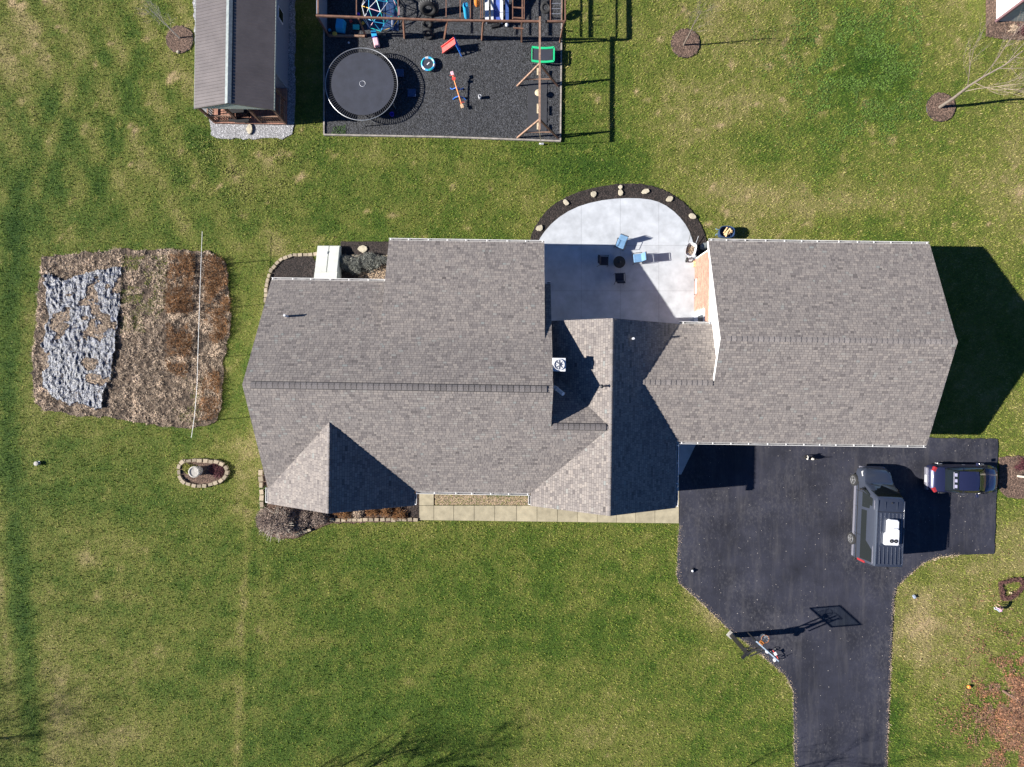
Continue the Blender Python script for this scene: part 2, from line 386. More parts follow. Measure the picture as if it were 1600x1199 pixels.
FBED = rough_poly(polyP([(408, 740), (410, 820), (418, 838), (440, 843), (465, 840), (480, 832), (520, 818), (655, 814), (655, 760), (408, 740)]), 0.3, 0.05)
PLANTER = smooth_poly(polyP([(281, 733), (284, 722), (300, 719), (320, 720), (345, 722), (357, 733), (356, 744), (340, 755), (318, 760), (295, 757), (282, 748)]), 1)
WALK = polyP([(655, 765), (1061, 765), (1061, 819), (655, 813)])
CABIN_FOOT = polyP([(331, -20), (331, 193), (447, 194), (447, -20)])
RTBED = polyP([(1541, -40), (1541, 57), (1570, 62), (1660, 64), (1660, -40)])
TREEBED = rough_poly(polyP([(1561, 716), (1575, 713), (1660, 712), (1660, 780), (1590, 779), (1568, 775), (1560, 760)]), 0.3, 0.06)
def circ(u, v, r, n=26, z=0): c = P(u, v); return [(c.x + r * math.cos(2 * math.pi * i / n), c.y + r * math.sin(2 * math.pi * i / n)) for i in range(n)]
RINGS = [(281, 62, 0.86), (1071, 68, 0.92), (1470, 168, 0.92)]
TH = R(-0.848)
def loc2w(x, y): return (x * math.cos(TH) - y * math.sin(TH), x * math.sin(TH) + y * math.cos(TH))
HOUSE_FEET = [[loc2w(*p) for p in q] for q in ([(-14.1, -6.1), (9.5, -6.1), (9.5, 3.4), (1.6, 8.1), (-7.2, 8.1), (-7.2, 5.6), (-14.1, 5.6)], [(8, -3), (24.4, -3), (24.4, 8.3), (11.9, 8.3), (11.9, 3.3), (8, 3.3)])]
NOGRASS = [DRIVE, PATIO, PBED, PLAY, GARDEN, GRAVPAD, NWBED, NBED2, FBED, PLANTER, WALK, RTBED, TREEBED] + HOUSE_FEET + [circ(u, v, r) for u, v, r in RINGS]

# ------------------------------------------------------------------ lawn
def lawn_tone(x, y):
    """0 lush green .. 1 dry tan, grown from noise and the places where the turf is thin or rich"""
    t = 0.46 + 0.55 * (fbm(x, y, 9, 1) - 0.5) + 0.30 * (fbm(x, y, 1.6, 5) - 0.5) + 0.35 * (fbm(x, y, 0.45, 9, 3) - 0.5)
    wob = 1.6 * (fbm(x, y, 3, 21) - 0.5)
    def blob(u, v, rx, ry, wt, ang=0.0):
        c = P(u, v); dx = x - c.x + wob; dy = y - c.y + wob * 0.7
        ca, sa = math.cos(ang), math.sin(ang); a = dx * ca + dy * sa; b = -dx * sa + dy * ca
        return wt * np.exp(-((a / rx) ** 2 + (b / ry) ** 2))
    for b in [(1345, 100, 3.2, 3.8, -.34), (1240, 230, 5, 2.0, -.22), (930, 270, 4, 1.0, -.26), (1400, 130, 1.5, 1.4, -.10), (820, 235, 5, 1.2, -.10), (1330, 320, 5, 1.2, .22), (1180, 300, 2, 1, .12),
              (390, 275, 2.0, 1.3, .10), (240, 300, 4.0, 3.5, .14), (180, 60, 6, 3, .06), (120, 220, 3.5, 5, -.06), (330, 200, 1.5, 1.5, -.10), (20, 450, 1.4, 12, -.08),
               (70, 1080, 1.5, 6, .12),  (520, 860, 7, 2.0, -.20), (700, 930, 6, 2.5, -.18), (900, 880, 4, 2, -.05), (600, 1080, 8, 3, -.12), (900, 1120, 5, 2.5, .06),
              (215, 1000, 5.5, 6.5, .12), (130, 700, 4.5, 3, -.10), (90, 1130, 2.2, 5, .10), (230, 1150, 5, 2.0, .10), (40, 60, 3.0, 3.5, .16), (200, 250, 2.2, 3.2, .10), (1100, 110, 5, 4, .10), (1560, 60, 4, 5, .10), (1400, 280, 6, 2, .10), (700, 1000, 5, 2, .07), (560, 970, 6, 1.3, -.12), (820, 1010, 4.5, 1.2, -.10), (980, 980, 2.5, 3, -.08), (130, 873, .7, .7, .28), (645, 1065, .9, .5, .22), (180, 800, 5, 2, -.16), (370, 740, .8, 2.5, .16), (390, 690, .6, 1.6, .12), (385, 560, .7, 3, -.10), (700, 320, 8, 1.6, .06), (560, 250, 2, 1, .16),
              (1490, 1010, 3.5, 4, .20), (1560, 900, 3, 2, .18), (1430, 890, 1.5, .5, -.12), (1410, 1120, .7, 3, -.30), (1460, 1170, 1, 1, -.30), (1540, 600, 1.5, 3, .05), (1000, 820, 3, .3, -.12), (1570, 830, 1.2, 1.0, .1),
              (1440, 1000, .8, 3, .15), (1110, 960, 1.5, .5, .2, -.8), (440, 380, 1.6, 1.0, .16), (1200, 600, 0, 0, 0)]:
        if b[2]: t = t + blob(*b)
    def band(pts, wd, wt):
        q = [P(*p_) for p_ in pts]; d = np.full(np.shape(x), 1e9)
        for a_, b_ in zip(q[:-1], q[1:]):
            ex, ey = b_.x - a_.x, b_.y - a_.y; k_ = np.clip(((x - a_.x) * ex + (y - a_.y) * ey) / (ex * ex + ey * ey), 0, 1)
            d = np.minimum(d, np.hypot(x - a_.x - k_ * ex + .25 * wob, y - a_.y - k_ * ey + .25 * wob))
        return wt * np.exp(-(d / wd) ** 2)
    for b in [([(18, 330), (45, 255), (75, 170), (100, 95), (85, 80)], .55, -.18), ([(60, 330), (95, 240), (120, 160), (150, 95), (160, 90)], .5, -.14), ([(140, 330), (170, 250), (198, 160), (218, 90)], .55, -.20), ([(40, 320), (70, 245), (97, 160), (120, 100)], .35, .12), ([(110, 320), (135, 250), (160, 170), (185, 95)], .45, .10),
              ([(28, 340), (16, 480), (8, 640), (20, 820), (40, 1000), (52, 1199)], .75, -.26), ([(0, 900), (10, 1010), (22, 1120)], .5, .20), ([(388, 800), (380, 920), (374, 1060), (370, 1199)], .28, .20), ([(395, 820), (392, 940), (387, 1199)], .3, -.12)]:
        t = t + band(*b)
    st = np.sin((x * 0.86 + y * 0.5 + 0.4 * wob) * 2 * np.pi / 2.3) * np.clip((-10 - x) / 8, 0, 1) * np.clip((y - 2) / 10, 0, 1) * 0.10
    st = st + np.sin((y + 1.3 * wob + .04 * x) * 2 * np.pi / 1.9) * np.clip((-9 - y) / 3, 0, 1) * 0.05 * fbm(x, y, 5, 41, 2)
    sp = fbm(x, y, 0.8, 33, 3)                                          # sparse bare spots, commoner in the back yard
    back = np.clip((y - 7) / 4, 0, 1); t = t + back * 0.10 * np.clip((x + 14) / 8, 0.3, 1); t = t + 0.55 * np.clip(sp - 0.70, 0, 1) / 0.3 * (0.5 + 1.2 * back)
    return np.clip(t + st, 0.0, 1.0)
def lawn_z(x, y): return -0.035 + 0.03 * (fbm(x, y, 2.5, 50, 3) - 0.5) * 0.8
gx = np.concatenate([[-400, -200, -100, -60], np.arange(-42, 42.01, 0.28), [60, 100, 200, 400]])
gy = np.concatenate([[-400, -200, -100, -50], np.arange(-33, 33.01, 0.28), [50, 100, 200, 400]])
GX, GY = np.meshgrid(gx, gy); V = np.stack([GX.ravel(), GY.ravel(), lawn_z(GX, GY).ravel()], 1)
nx, ny = len(gx), len(gy); I = np.arange(nx * ny).reshape(ny, nx)
Fq = np.stack([I[:-1, :-1].ravel(), I[:-1, 1:].ravel(), I[1:, 1:].ravel(), I[1:, :-1].ravel()], 1)
lt = lawn_tone(V[:, 0], V[:, 1])
GROUNDM = ramp_attr_mat('turf', 'dry', [(0.0, (0.020, 0.055, 0.006)), (0.30, (0.058, 0.096, 0.013)), (0.55, (0.130, 0.142, 0.030)), (0.8, (0.23, 0.195, 0.080)), (1.0, (0.36, 0.27, 0.15))], noise=0.42, nscale=7, bump=1.0, bscale=9, dist=0.16)
GRASSM = ramp_attr_mat('grass_blades', 'tone', [(0.0, (0.034, 0.090, 0.008)), (0.30, (0.108, 0.170, 0.019)), (0.55, (0.22, 0.235, 0.046)), (0.8, (0.32, 0.275, 0.11)), (1.0, (0.48, 0.38, 0.22))], noise=0.10, nscale=3)
lawn = fast_mesh('lawn', V, Fq, None, GROUNDM, {'dry': lt}); structure(lawn)
N = 640000
x = rng.uniform(-35.5, 35.5, N); y = rng.uniform(-27, 27, N)
keep = np.ones(N, bool)
for pz in NOGRASS: keep &= ~inpoly(x, y, pz)
x, y = x[keep], y[keep]; tn = lawn_tone(x, y)
k2 = rng.random(len(x)) > 0.55 * tn; x, y, tn = x[k2], y[k2], tn[k2]
g = blades('grass', np.stack([x, y], 1), GRASSM, (0.07, 0.19), (0.02, 0.05), (15, 75), tone=np.clip(tn + rng.normal(0, 0.13, len(x)) + 0.5 * (fbm(x, y, 0.22, 15, 2) - 0.5), 0, .88), z_arr=lawn_z(x, y) - 0.005)
tag(g, 'mown grass of the lawn, green in places and dry tan in others', 'grass')

cp_ = rng.normal(0, 1, (30000, 2)) * (3.0, 3.4) + P2(1345, 105); cn_ = fbm(cp_[:, 0], cp_[:, 1], 1.0, 95, 3); cp_ = cp_[(cn_ > .50) & (cp_[:, 0] < P(1440, 0).x)]
CLOV = mat('clover', (0.062, 0.130, 0.016), 0.85, tonemix=0.6, col2=(0.095, 0.155, 0.022))
tag(blades('clover', cp_, CLOV, (.05, .11), (.04, .08), (45, 90), z=-.01), 'coarse dark green clover patch in the upper right lawn', 'clover')
yp_ = rng.normal(0, 1, (9000, 2)) * (2.4, 1.6) + P2(385, 262); cn_ = fbm(yp_[:, 0], yp_[:, 1], .7, 96, 3); yp_ = yp_[(cn_ > .53) & ~inpoly(yp_[:, 0], yp_[:, 1], GRAVPAD)]
tag(blades('weeds', yp_, mat('yellowish_weeds', (0.17, 0.19, 0.03), 0.85, tonemix=0.6), (.06, .13), (.03, .06), (40, 90), z=-.01), 'yellow green weedy tufts in the lawn below the cabin', 'weeds')
# ------------------------------------------------------------------ driveway, walk, patio
ASPH = mat('asphalt', (0.026, 0.027, 0.040), 0.72, var=0.22, vscale=0.4, bump=0.2, bscale=120, dist=0.004, spec=0.35)
n = ASPH.node_tree.nodes; l = ASPH.node_tree.links; b = n['Principled BSDF']      # pale scuffs and grit on the sealed asphalt
src = b.inputs['Base Color'].links[0].from_socket
tc = n.new('ShaderNodeTexCoord'); vo = n.new('ShaderNodeTexNoise'); vo.inputs['Scale'].default_value = 7; vo.inputs['Detail'].default_value = 9; vo.inputs['Roughness'].default_value = 0.8
mpn = n.new('ShaderNodeMapping'); mpn.inputs['Scale'].default_value = (1.0, 0.6, 1); l.new(tc.outputs['Object'], mpn.inputs[0]); l.new(mpn.outputs[0], vo.inputs['Vector'])
pt = n.new('ShaderNodeTexNoise'); pt.inputs['Scale'].default_value = 0.22; pt.inputs['Detail'].default_value = 3; l.new(tc.outputs['Object'], pt.inputs['Vector'])
ad = n.new('ShaderNodeMath'); ad.operation = 'MULTIPLY_ADD'; ad.inputs[1].default_value = 0.42; l.new(pt.outputs['Fac'], ad.inputs[0]); l.new(vo.outputs['Fac'], ad.inputs[2])
mr = n.new('ShaderNodeMapRange'); mr.inputs[1].default_value = 0.73; mr.inputs[2].default_value = 0.98; l.new(ad.outputs[0], mr.inputs[0])
mx = n.new('ShaderNodeMix'); mx.data_type = 'RGBA'; l.new(mr.outputs[0], mx.inputs[0]); l.new(src, mx.inputs[6]); mx.inputs[7].default_value = (0.075, 0.073, 0.080, 1); mp2 = n.new('ShaderNodeMapping'); mp2.inputs['Scale'].default_value = (1.5, 0.16, 1); l.new(tc.outputs['Object'], mp2.inputs[0])
s2_ = n.new('ShaderNodeTexNoise'); s2_.inputs['Scale'].default_value = 1.3; s2_.inputs['Detail'].default_value = 7; s2_.inputs['Roughness'].default_value = 0.65; l.new(mp2.outputs[0], s2_.inputs['Vector'])
m2_ = n.new('ShaderNodeMapRange'); m2_.inputs[1].default_value = 0.50; m2_.inputs[2].default_value = 0.80; m2_.inputs[4].default_value = 0.55; l.new(s2_.outputs['Fac'], m2_.inputs[0])
x2_ = n.new('ShaderNodeMix'); x2_.data_type = 'RGBA'; l.new(m2_.outputs[0], x2_.inputs[0]); l.new(mx.outputs[2], x2_.inputs[6]); x2_.inputs[7].default_value = (0.085, 0.080, 0.082, 1)
s3_ = n.new('ShaderNodeTexNoise'); s3_.inputs['Scale'].default_value = 0.75; s3_.inputs['Detail'].default_value = 8; s3_.inputs['Roughness'].default_value = 0.7; l.new(tc.outputs['Object'], s3_.inputs['Vector'])
m3_ = n.new('ShaderNodeMapRange'); m3_.inputs[1].default_value = 0.60; m3_.inputs[2].default_value = 0.72; m3_.inputs[4].default_value = 0.7; l.new(s3_.outputs['Fac'], m3_.inputs[0])
x3_ = n.new('ShaderNodeMix'); x3_.data_type = 'RGBA'; l.new(m3_.outputs[0], x3_.inputs[0]); l.new(x2_.outputs[2], x3_.inputs[6]); x3_.inputs[7].default_value = (0.017, 0.017, 0.024, 1)
l.new(x3_.outputs[2], b.inputs['Base Color'])
dr = sheet('driveway', rough_poly(DRIVE, 0.4, 0.035, 5), 0.035, ASPH, depth=0.12); structure(dr)
# leaf crumbs and grit on the asphalt
gr = rand_in(DRIVE, 900); tag(chips('grit', gr, mat('pale_grit', (0.34, 0.31, 0.28), 0.9, tonemix=0.4), (0.02, 0.055), 0.034), 'pale grit and crumbs scattered over the asphalt driveway', 'grit')
# dry fringe along the drive edges
e = []
for i in range(6, len(DRIVE) - 1):
    a = Vector(DRIVE[i]); b2 = Vector(DRIVE[i + 1]); L = (b2 - a).length; d = (b2 - a).normalized(); nn = Vector((d.y, -d.x))
    for _ in range(int(L * 190)):
        p = a + d * random.uniform(0, L) + nn * random.gauss(0.06, 0.07); e.append((p.x, p.y))
fr = blades('dry_grass_fringe', np.array(e), STRAW, (0.05, 0.12), (0.02, 0.04), (40, 85), z=0.005); tag(fr, 'dry tan grass fringe along the asphalt edge', 'grass')

pat = thing('patio', 'white concrete patio with a rounded back edge behind the house', 'patio'); pat['kind'] = 'structure'; del pat['category']
PX = [P(838, 0).x - 1, P(908, 400).x, P(969, 400).x, P(1029, 400).x, P(1108, 400).x + 1]; PY = [P(0, 530).y - 1, P(0, 455).y, P(0, 384).y, P(0, 300).y]
for i in range(4):
    for j in range(3):
        q = clip(ccw(PATIO), [(PX[i] + .006, PY[j] + .006), (PX[i + 1] - .006, PY[j] + .006), (PX[i + 1] - .006, PY[j + 1] - .006), (PX[i] + .006, PY[j + 1] - .006)])
        if len(q) > 2: MB().prism(q, -0.05, 0.06).build('slab', CONC, pat)
sheet('slab_base', PATIO, 0.048, mat('joint_grey', (0.12, 0.12, 0.12), 0.95), pat)  # grey base sheet showing through the slab joints
wk = thing('walkway', 'tan concrete front walk of square slabs along the house', 'path'); wk['kind'] = 'structure'; del wk['category']
xs = [655, 678, 709, 741, 773, 807, 839, 871, 902, 933, 963, 993, 1023, 1060.5]
for i in range(13):
    y0 = 790 + (i * 0.0); yb = 812.5 + (xs[i] - 655) * 0.0125; yb2 = 812.5 + (xs[i + 1] - 655) * 0.0125
    g_ = 0.5; MB().prism(polyP([(xs[i] + g_ * .6, y0), (xs[i + 1] - g_ * .6, y0), (xs[i + 1] - g_ * .6, yb2), (xs[i] + g_ * .6, yb)]), -0.05, 0.06 + random.uniform(-.004, .004)).build('slab', WALKC, wk)
MB().prism(polyP([(655.3, 760), (677.7, 760), (677.7, 789.4), (655.3, 789.4)]), -0.05, 0.06).build('slab', WALKC, wk)
MB().prism(polyP([(1048, 742), (1060.5, 742), (1060.5, 789.4), (1048, 789.4)]), -0.05, 0.062).build('slab', WALKC, wk)
MB().prism(polyP([(1040, 684), (1092, 684), (1064, 741.4), (1040, 741.4)]), -0.05, 0.066).build('slab', CONC, wk)
fb = thing('front_gravel_bed', 'narrow tan pea gravel bed between the front walk and the eave', 'gravel bed')
gp = polyP([(680, 760), (828, 760), (828, 789), (680, 789)]); sheet('bed', gp, 0.03, TANG, fb)
chips('pebbles', rand_in(gp, 6500), TANP, (0.03, 0.07), 0.03, fb)
blades('weeds', rand_in(polyP([(760, 768), (828, 768), (828, 776), (760, 776)]), 900), CGREEN, (0.04, 0.09), (0.02, 0.04), (30, 80), 0.03, fb)
blades('dry_plants', rand_in(gp, 2200), GRASSM, (0.04, 0.12), (0.02, 0.035), (30, 85), 0.03, fb)

# ------------------------------------------------------------------ the house
house = thing('house', 'long ranch house with brown grey shingle roof, cross gables and attached garage', 'house', (0, 0, 0), TH)
EZ = 3.3; T1, G1S, TG, TX = 0.58, 0.565, 0.39, 0.355
XW, XE, YR, YN, YS = -14.44, 2.21, -0.275, 5.98, -6.53
RZ = EZ + T1 * (YN - YR); EXT_Y, EXT_Z = 8.46, 3.2
yi = (EXT_Z + TX * EXT_Y - EZ - T1 * YN) / (TX - T1)
A1 = -10.1; Z1 = EZ + G1S * 4.37; ya = YS + (Z1 - EZ) / T1
A2 = 5.54; Z2 = EZ + G1S * 4.33; ySub = -2.35; zSub = EZ + T1 * (ySub - YS); xSub = A2 - (Z2 - zSub) / G1S
WR = 0.195; WZ = EZ + TG * 3.515; xw = A2 + (Z2 - WZ) / G1S
GR = 2.68; GZ = EZ + TG * 6.0
def vl(x): return YS + (x - 1.21) * (ySub - YS) / (xSub - 1.21)
def plane(eave, up, s, z0):              # eave = (x,y) on eave line, up = unit plan vector pointing up the slope
    return lambda x, y: z0 + s * ((x - eave[0]) * up[0] + (y - eave[1]) * up[1])
slopes = [
 ('south', plane((0, YS), (0, 1), T1, EZ), (0, YS), (0, 1), T1, [[(XW, YR), (A1, YR), (A1, ya), (XW, YS)], [(A1, YR), (1.21, YR), (1.21, YS), (-5.74, YS), (A1, ya)], [(1.21, YR), (XE, YR), (XE, vl(XE)), (1.21, YS)], [(XE, ySub), (xSub, ySub), (XE, vl(XE))]]),
 ('north', plane((0, YN), (0, -1), T1, EZ), (0, YN), (0, -1), T1, [[(XW, YR), (-7.49, YR), (-7.49, YN), (XW, YN)], [(-7.49, YR), (1.81, YR), (1.81, yi), (-7.49, yi)], [(1.81, YR), (XE, YR), (XE, YN), (1.81, YN)]]),
 ('rear', plane((0, EXT_Y), (0, -1), TX, EXT_Z), (0, EXT_Y), (0, -1), TX, [[(-7.49, yi), (1.81, yi), (1.81, EXT_Y), (-7.49, EXT_Y)]]),
 ('gable', plane((-14.47, 0), (1, 0), G1S, EZ), (-14.47, 0), (1, 0), G1S, [[(-14.47, YS), (A1, ya), (A1, -7.37), (-14.47, -7.37)]]),
 ('gable', plane((-5.73, 0), (-1, 0), G1S, EZ), (-5.73, 0), (-1, 0), G1S, [[(-5.73, YS), (A1, ya), (A1, -7.37), (-5.73, -7.37)]]),
 ('gable', plane((1.21, 0), (1, 0), G1S, EZ), (1.21, 0), (1, 0), G1S, [[(1.21, -7.28), (A2, -7.28), (A2, ySub), (xSub, ySub), (1.21, YS)], [(1.85, 3.71), (1.85, ySub + (Z2 - G1S * (A2 - 1.85) - zSub) / -T1), (xSub, ySub), (A2, ySub), (A2, 3.71)]]),
 ('gable', plane((9.87, 0), (-1, 0), G1S, EZ), (9.87, 0), (-1, 0), G1S, [[(A2, -7.28), (9.87, -7.28), (9.87, -3.32), (xw, WR), (A2, WR)], [(A2, WR), (xw, WR), (9.87, 3.71), (A2, 3.71)]]),
 ('link', plane((0, ySub), (0, -1), -T1, zSub), (0, 6), (0, -1), T1, [[(1.85, ySub), (xSub, ySub), (1.85, ySub + (Z2 - G1S * (A2 - 1.85) - zSub) / -T1)]]),
 ('wing', plane((0, 3.71), (0, -1), TG, EZ), (0, 3.71), (0, -1), TG, [[(xw, WR), (11.93, WR), (11.93, 3.71), (9.87, 3.71)]]),
 ('garage', plane((0, 8.68), (0, -1), TG, EZ), (0, 8.68), (0, -1), TG, [[(11.6, GR), (24.78, GR), (24.78, 8.68), (11.6, 8.68)]]),
 ('garage', plane((0, -3.32), (0, 1), TG, EZ), (0, -3.32), (0, 1), TG, [[(11.6, -3.32), (24.78, -3.32), (24.78, GR), (11.6, GR)], [(9.87, -3.32), (11.6, -3.32), (11.6, WR), (xw, WR)]]),
]
slopes[7] = ('link', lambda x, y: zSub - T1 * (y - ySub), (0, 6), (0, -1), T1, slopes[7][5])
def wobz(x, y): return 0.0
for nm, zf, org, up, s, polys in slopes:
    dk = MB()
    for q in polys: dk.prism(ccw(q), lambda x, y: zf(x, y) - 0.17, lambda x, y: zf(x, y))
    deck = dk.build('roof', [DECK], house)
    fa = MB(); sh = MB(); k = math.sqrt(1 + s * s); ex = 0.143 / k
    ux, uy = -up[1], up[0]
    for q in polys:
        q = ccw(q); aa = [(x - org[0]) * ux + (y - org[1]) * uy for x, y in q]; bb = [(x - org[0]) * up[0] + (y - org[1]) * up[1] for x, y in q]
        qab = ccw(list(zip(aa, bb)))
        for r_ in range(int(math.floor(min(bb) / ex)), int(max(bb) / ex) + 1):
            rr = random.Random(r_ * 7919 + int(s * 1000) + int(org[0] * 10)); b0 = r_ * ex - 0.01; a0 = -40 + rr.uniform(0, .4)
            lo, hi = min(aa), max(aa)
            a0 = math.floor(lo / 2.0) * 2.0 - rr.uniform(0, .3)
            while a0 < hi:
                wd = rr.choice((0.15, 0.18, 0.21, 0.25, 0.29)); tone = min(1, max(0, rr.gauss(0.55, 0.15))); lift = rr.choice((0.0, 0.007, 0.011))
                c = clip([(a0, b0 + .011), (a0 + wd - 0.013, b0 + .011), (a0 + wd - 0.013, b0 + ex + 0.001), (a0, b0 + ex + 0.001)], qab)
                a0 += wd
                if len(c) < 3: continue
                sh.tone = tone
                top = []; 
                for (a, b_) in c:
                    X = org[0] + a * ux + b_ * up[0]; Y = org[1] + a * uy + b_ * up[1]
                    top.append((X, Y, zf(X, Y) + 0.006 + (0.009 + lift) * (1 - (b_ - b0) / ex)))
                n_ = len(top); fcs = [tuple(range(n_))] if True else []
                # orientation
                v0, v1, v2 = Vector(top[0]), Vector(top[1]), Vector(top[2])
                if (v1 - v0).cross(v2 - v0).z < 0: top = top[::-1]; c = c[::-1]
                bot = [];
                for i in range(n_):
                    j = (i + 1) % n_
                    if c[i][1] < b0 + .0112 and c[j][1] < b0 + .0112:
                        n2 = len(top); pa, pb = top[i], top[j]; top += [(pa[0], pa[1], pa[2] - 0.03), (pb[0], pb[1], pb[2] - 0.03)]
                        fcs.append((i, n2, n2 + 1, j)); break
                sh.add(top, fcs)
    o = sh.build('shingles', SHINGLE, deck, kind='stuff')
# ridge caps: one shingle after another
capm = {}
def ridge_cap(p, q, width=0.30, sl=0.5, step=0.30, rough_end=True, name='ridge_shingle'):
    p = Vector(p); q = Vector(q); d = (q - p); L = d.length; d.normalize(); ang = math.atan2(d.y, d.x)
    key = (width, sl)
    if key not in capm:
        m_ = MB(); drop = width / 2 * sl; st = step
        vsx = []; 
        for i, (xx, zz) in enumerate(((0, 0.045), (st - (.035 if sl > .5 else .012), 0.018))):
            vsx += [(xx, -width / 2, zz - drop), (xx, -width * .12, zz - drop * .2), (xx, width * .12, zz - drop * .2), (xx, width / 2, zz - drop)]
        vsx += [(0, -width / 2, -drop), (0, -width * .12, -drop * .2), (0, width * .12, -drop * .2), (0, width / 2, -drop)]
        m_.add(vsx, [(0, 4, 5, 1), (1, 5, 6, 2), (2, 6, 7, 3), (8, 0, 1, 9), (9, 1, 2, 10), (10, 2, 3, 11)])
        o = m_.build(name, CAPM, house); capm[key] = o.data; bpy.data.objects.remove(o)
    nn = int(L / step)
    for i in range(nn):
        o = bpy.data.objects.new(name, capm[key]); COL.objects.link(o); o.parent = house
        pos = p + d * (i * step); o.location = (pos.x, pos.y, pos.z + 0.012 + random.uniform(0, .004)); o.rotation_euler = (0, 0, ang + random.uniform(-.01, .01))
CAPM = mat('ridge_shingle', (0.18, 0.162, 0.156), 0.92, var=0.15, vscale=14, bump=0.35, bscale=80, rand=0.18)
ridge_cap((XW + .45, YR, RZ + .03), (XE - .25, YR, RZ + .03), 0.34, 0.55)
ridge_cap((2.3, ySub, zSub + .03), (xSub - .15, ySub, zSub + .03), 0.34, 0.55)
ridge_cap((A2, -7.26, Z2), (A2, 3.70, Z2), 0.27, 0.55)
ridge_cap((A1, -7.35, Z1), (A1, ya, Z1), 0.27, 0.55)
ridge_cap((24.76, GR, GZ), (11.62, GR, GZ), 0.30, 0.38)
ridge_cap((11.5, WR, WZ), (xw - 0.2, WR, WZ), 0.30, 0.38)
# metal edge of the ridge vents
for (xa, xb, yy, zz) in ((XW + .42, XE - .22, YR, RZ), (2.3, xSub - .12, ySub, zSub)):
    for s_ in (-1, 1): MB().box(((xa + xb) / 2, yy + s_ * 0.185, zz - 0.075), (xb - xa, 0.022, 0.05)).build('ridge_vent', BLACKM, house)
# fascia and gutters
TROUGH = mat('gutter_grey', (.16, .155, .16), .8, var=.3, vscale=3)  # darker grey for the gutter bottoms
def fascia(p, q, h=0.19, off=0.0):
    p = Vector(p); q = Vector(q); d = (q - p); hd = Vector((d.x, d.y, 0)); L = hd.length; ang = math.atan2(d.y, d.x)
    n_ = Vector((math.sin(ang), -math.cos(ang), 0)) * 0.015
    vsx = [p - n_, p + n_, q + n_, q - n_]; vsx = [v - Vector((0, 0, .03)) for v in vsx]; vsx = vsx + [v - Vector((0, 0, h)) for v in vsx]
    MB().add([], []) ; m_ = MB(); m_.add(vsx, [(0, 1, 2, 3), (7, 6, 5, 4), (1, 0, 4, 5), (2, 1, 5, 6), (3, 2, 6, 7), (0, 3, 7, 4)]); m_.build('fascia', WHITE, house)
dz = -0.0
for (xa, zs) in ((XW, None), (XE, None)):
    sx = -0.017 if xa < 0 else 0.017
    fascia((xa - sx, YR, RZ - .03), (xa - sx, YN, EZ - .03)) ; fascia((xa - sx, YR, RZ - .03), (xa - sx, YS if xa < 0 else ySub, (EZ if xa < 0 else zSub) - .03))
for xa in (-7.49 + .03, 1.81 - .03): fascia((xa, yi, EXT_Z + TX * (EXT_Y - yi) - .05), (xa, EXT_Y, EXT_Z - .05), .14)
for (a, hf, z, yy) in ((A1, 4.37, Z1, -7.37 + .03), (A2, 4.33, Z2, -7.28 + .03)):
    z -= .04; fascia((a, yy, z), (a - hf, yy, EZ - .04)); fascia((a, yy, z), (a + hf, yy, EZ - .04))
fascia((A2, 3.68, Z2 - .04), (1.9, 3.68, Z2 - G1S * 3.64 - .04)); fascia((A2, 3.68, Z2 - .04), (9.87, 3.68, EZ - .04))
for xa in (11.6 - .017, 24.78 + .017):
    fascia((xa, GR, GZ), (xa, 8.68, EZ))
    fascia((xa, GR, GZ), (xa, -3.32 if xa > 20 else WR + .1, EZ if xa > 20 else WZ))
def gutter(p, q, out, z):
    """white gutter with hangers, out = unit vector away from the roof"""
    p = Vector(p); q = Vector(q); L = (q - p).length; mid = (p + q) / 2; ang = math.atan2(q.y - p.y, q.x - p.x); o_ = Vector(out)
    m_ = MB()
    for (of, wd, zz, hh) in ((0.02, 0.012, -0.02, 0.11), (0.125, 0.022, -0.015, 0.12)):
        c = mid + o_ * of; m_.box((c.x, c.y, z + zz - 0.05), (L, wd, hh), ang)
    g = m_.build('gutter', WHITE, house)
    c = mid + o_ * 0.072; MB().box((c.x, c.y, z - 0.10), (L, 0.084, 0.012), ang).build('trough', TROUGH, g)
    k = int(L / 1.05)
    for i in range(k + 1):
        t = min(max((i + random.uniform(-.12, .12)) / max(k, 1), 0.01), .99); c = p.lerp(q, t) + o_ * 0.07
        MB().box((c.x, c.y, z - 0.004), (0.05, 0.125, 0.012), ang).build('hanger', WHITE, g)
gutter((XW, YN), (-7.6, YN), (0, 1), EZ); gutter((1.95, YN), (XE, YN), (0, 1), EZ); gutter((-7.49, EXT_Y), (1.81, EXT_Y), (0, 1), EXT_Z)
gutter((-5.65, YS), (1.15, YS), (0, -1), EZ); gutter((-14.47, -7.3), (-14.47, YS + .1), (-1, 0), EZ); gutter((-5.73, -7.3), (-5.73, YS - .15), (1, 0), EZ)
gutter((1.21, -7.2), (1.21, YS - .15), (-1, 0), EZ); gutter((9.87, -7.2), (9.87, -3.45), (1, 0), EZ); gutter((10.02, -3.32), (24.76, -3.32), (0, -1), EZ)
gutter((11.62, 8.68), (24.76, 8.68), (0, 1), EZ); gutter((9.95, 3.71), (11.75, 3.71), (0, 1), EZ)
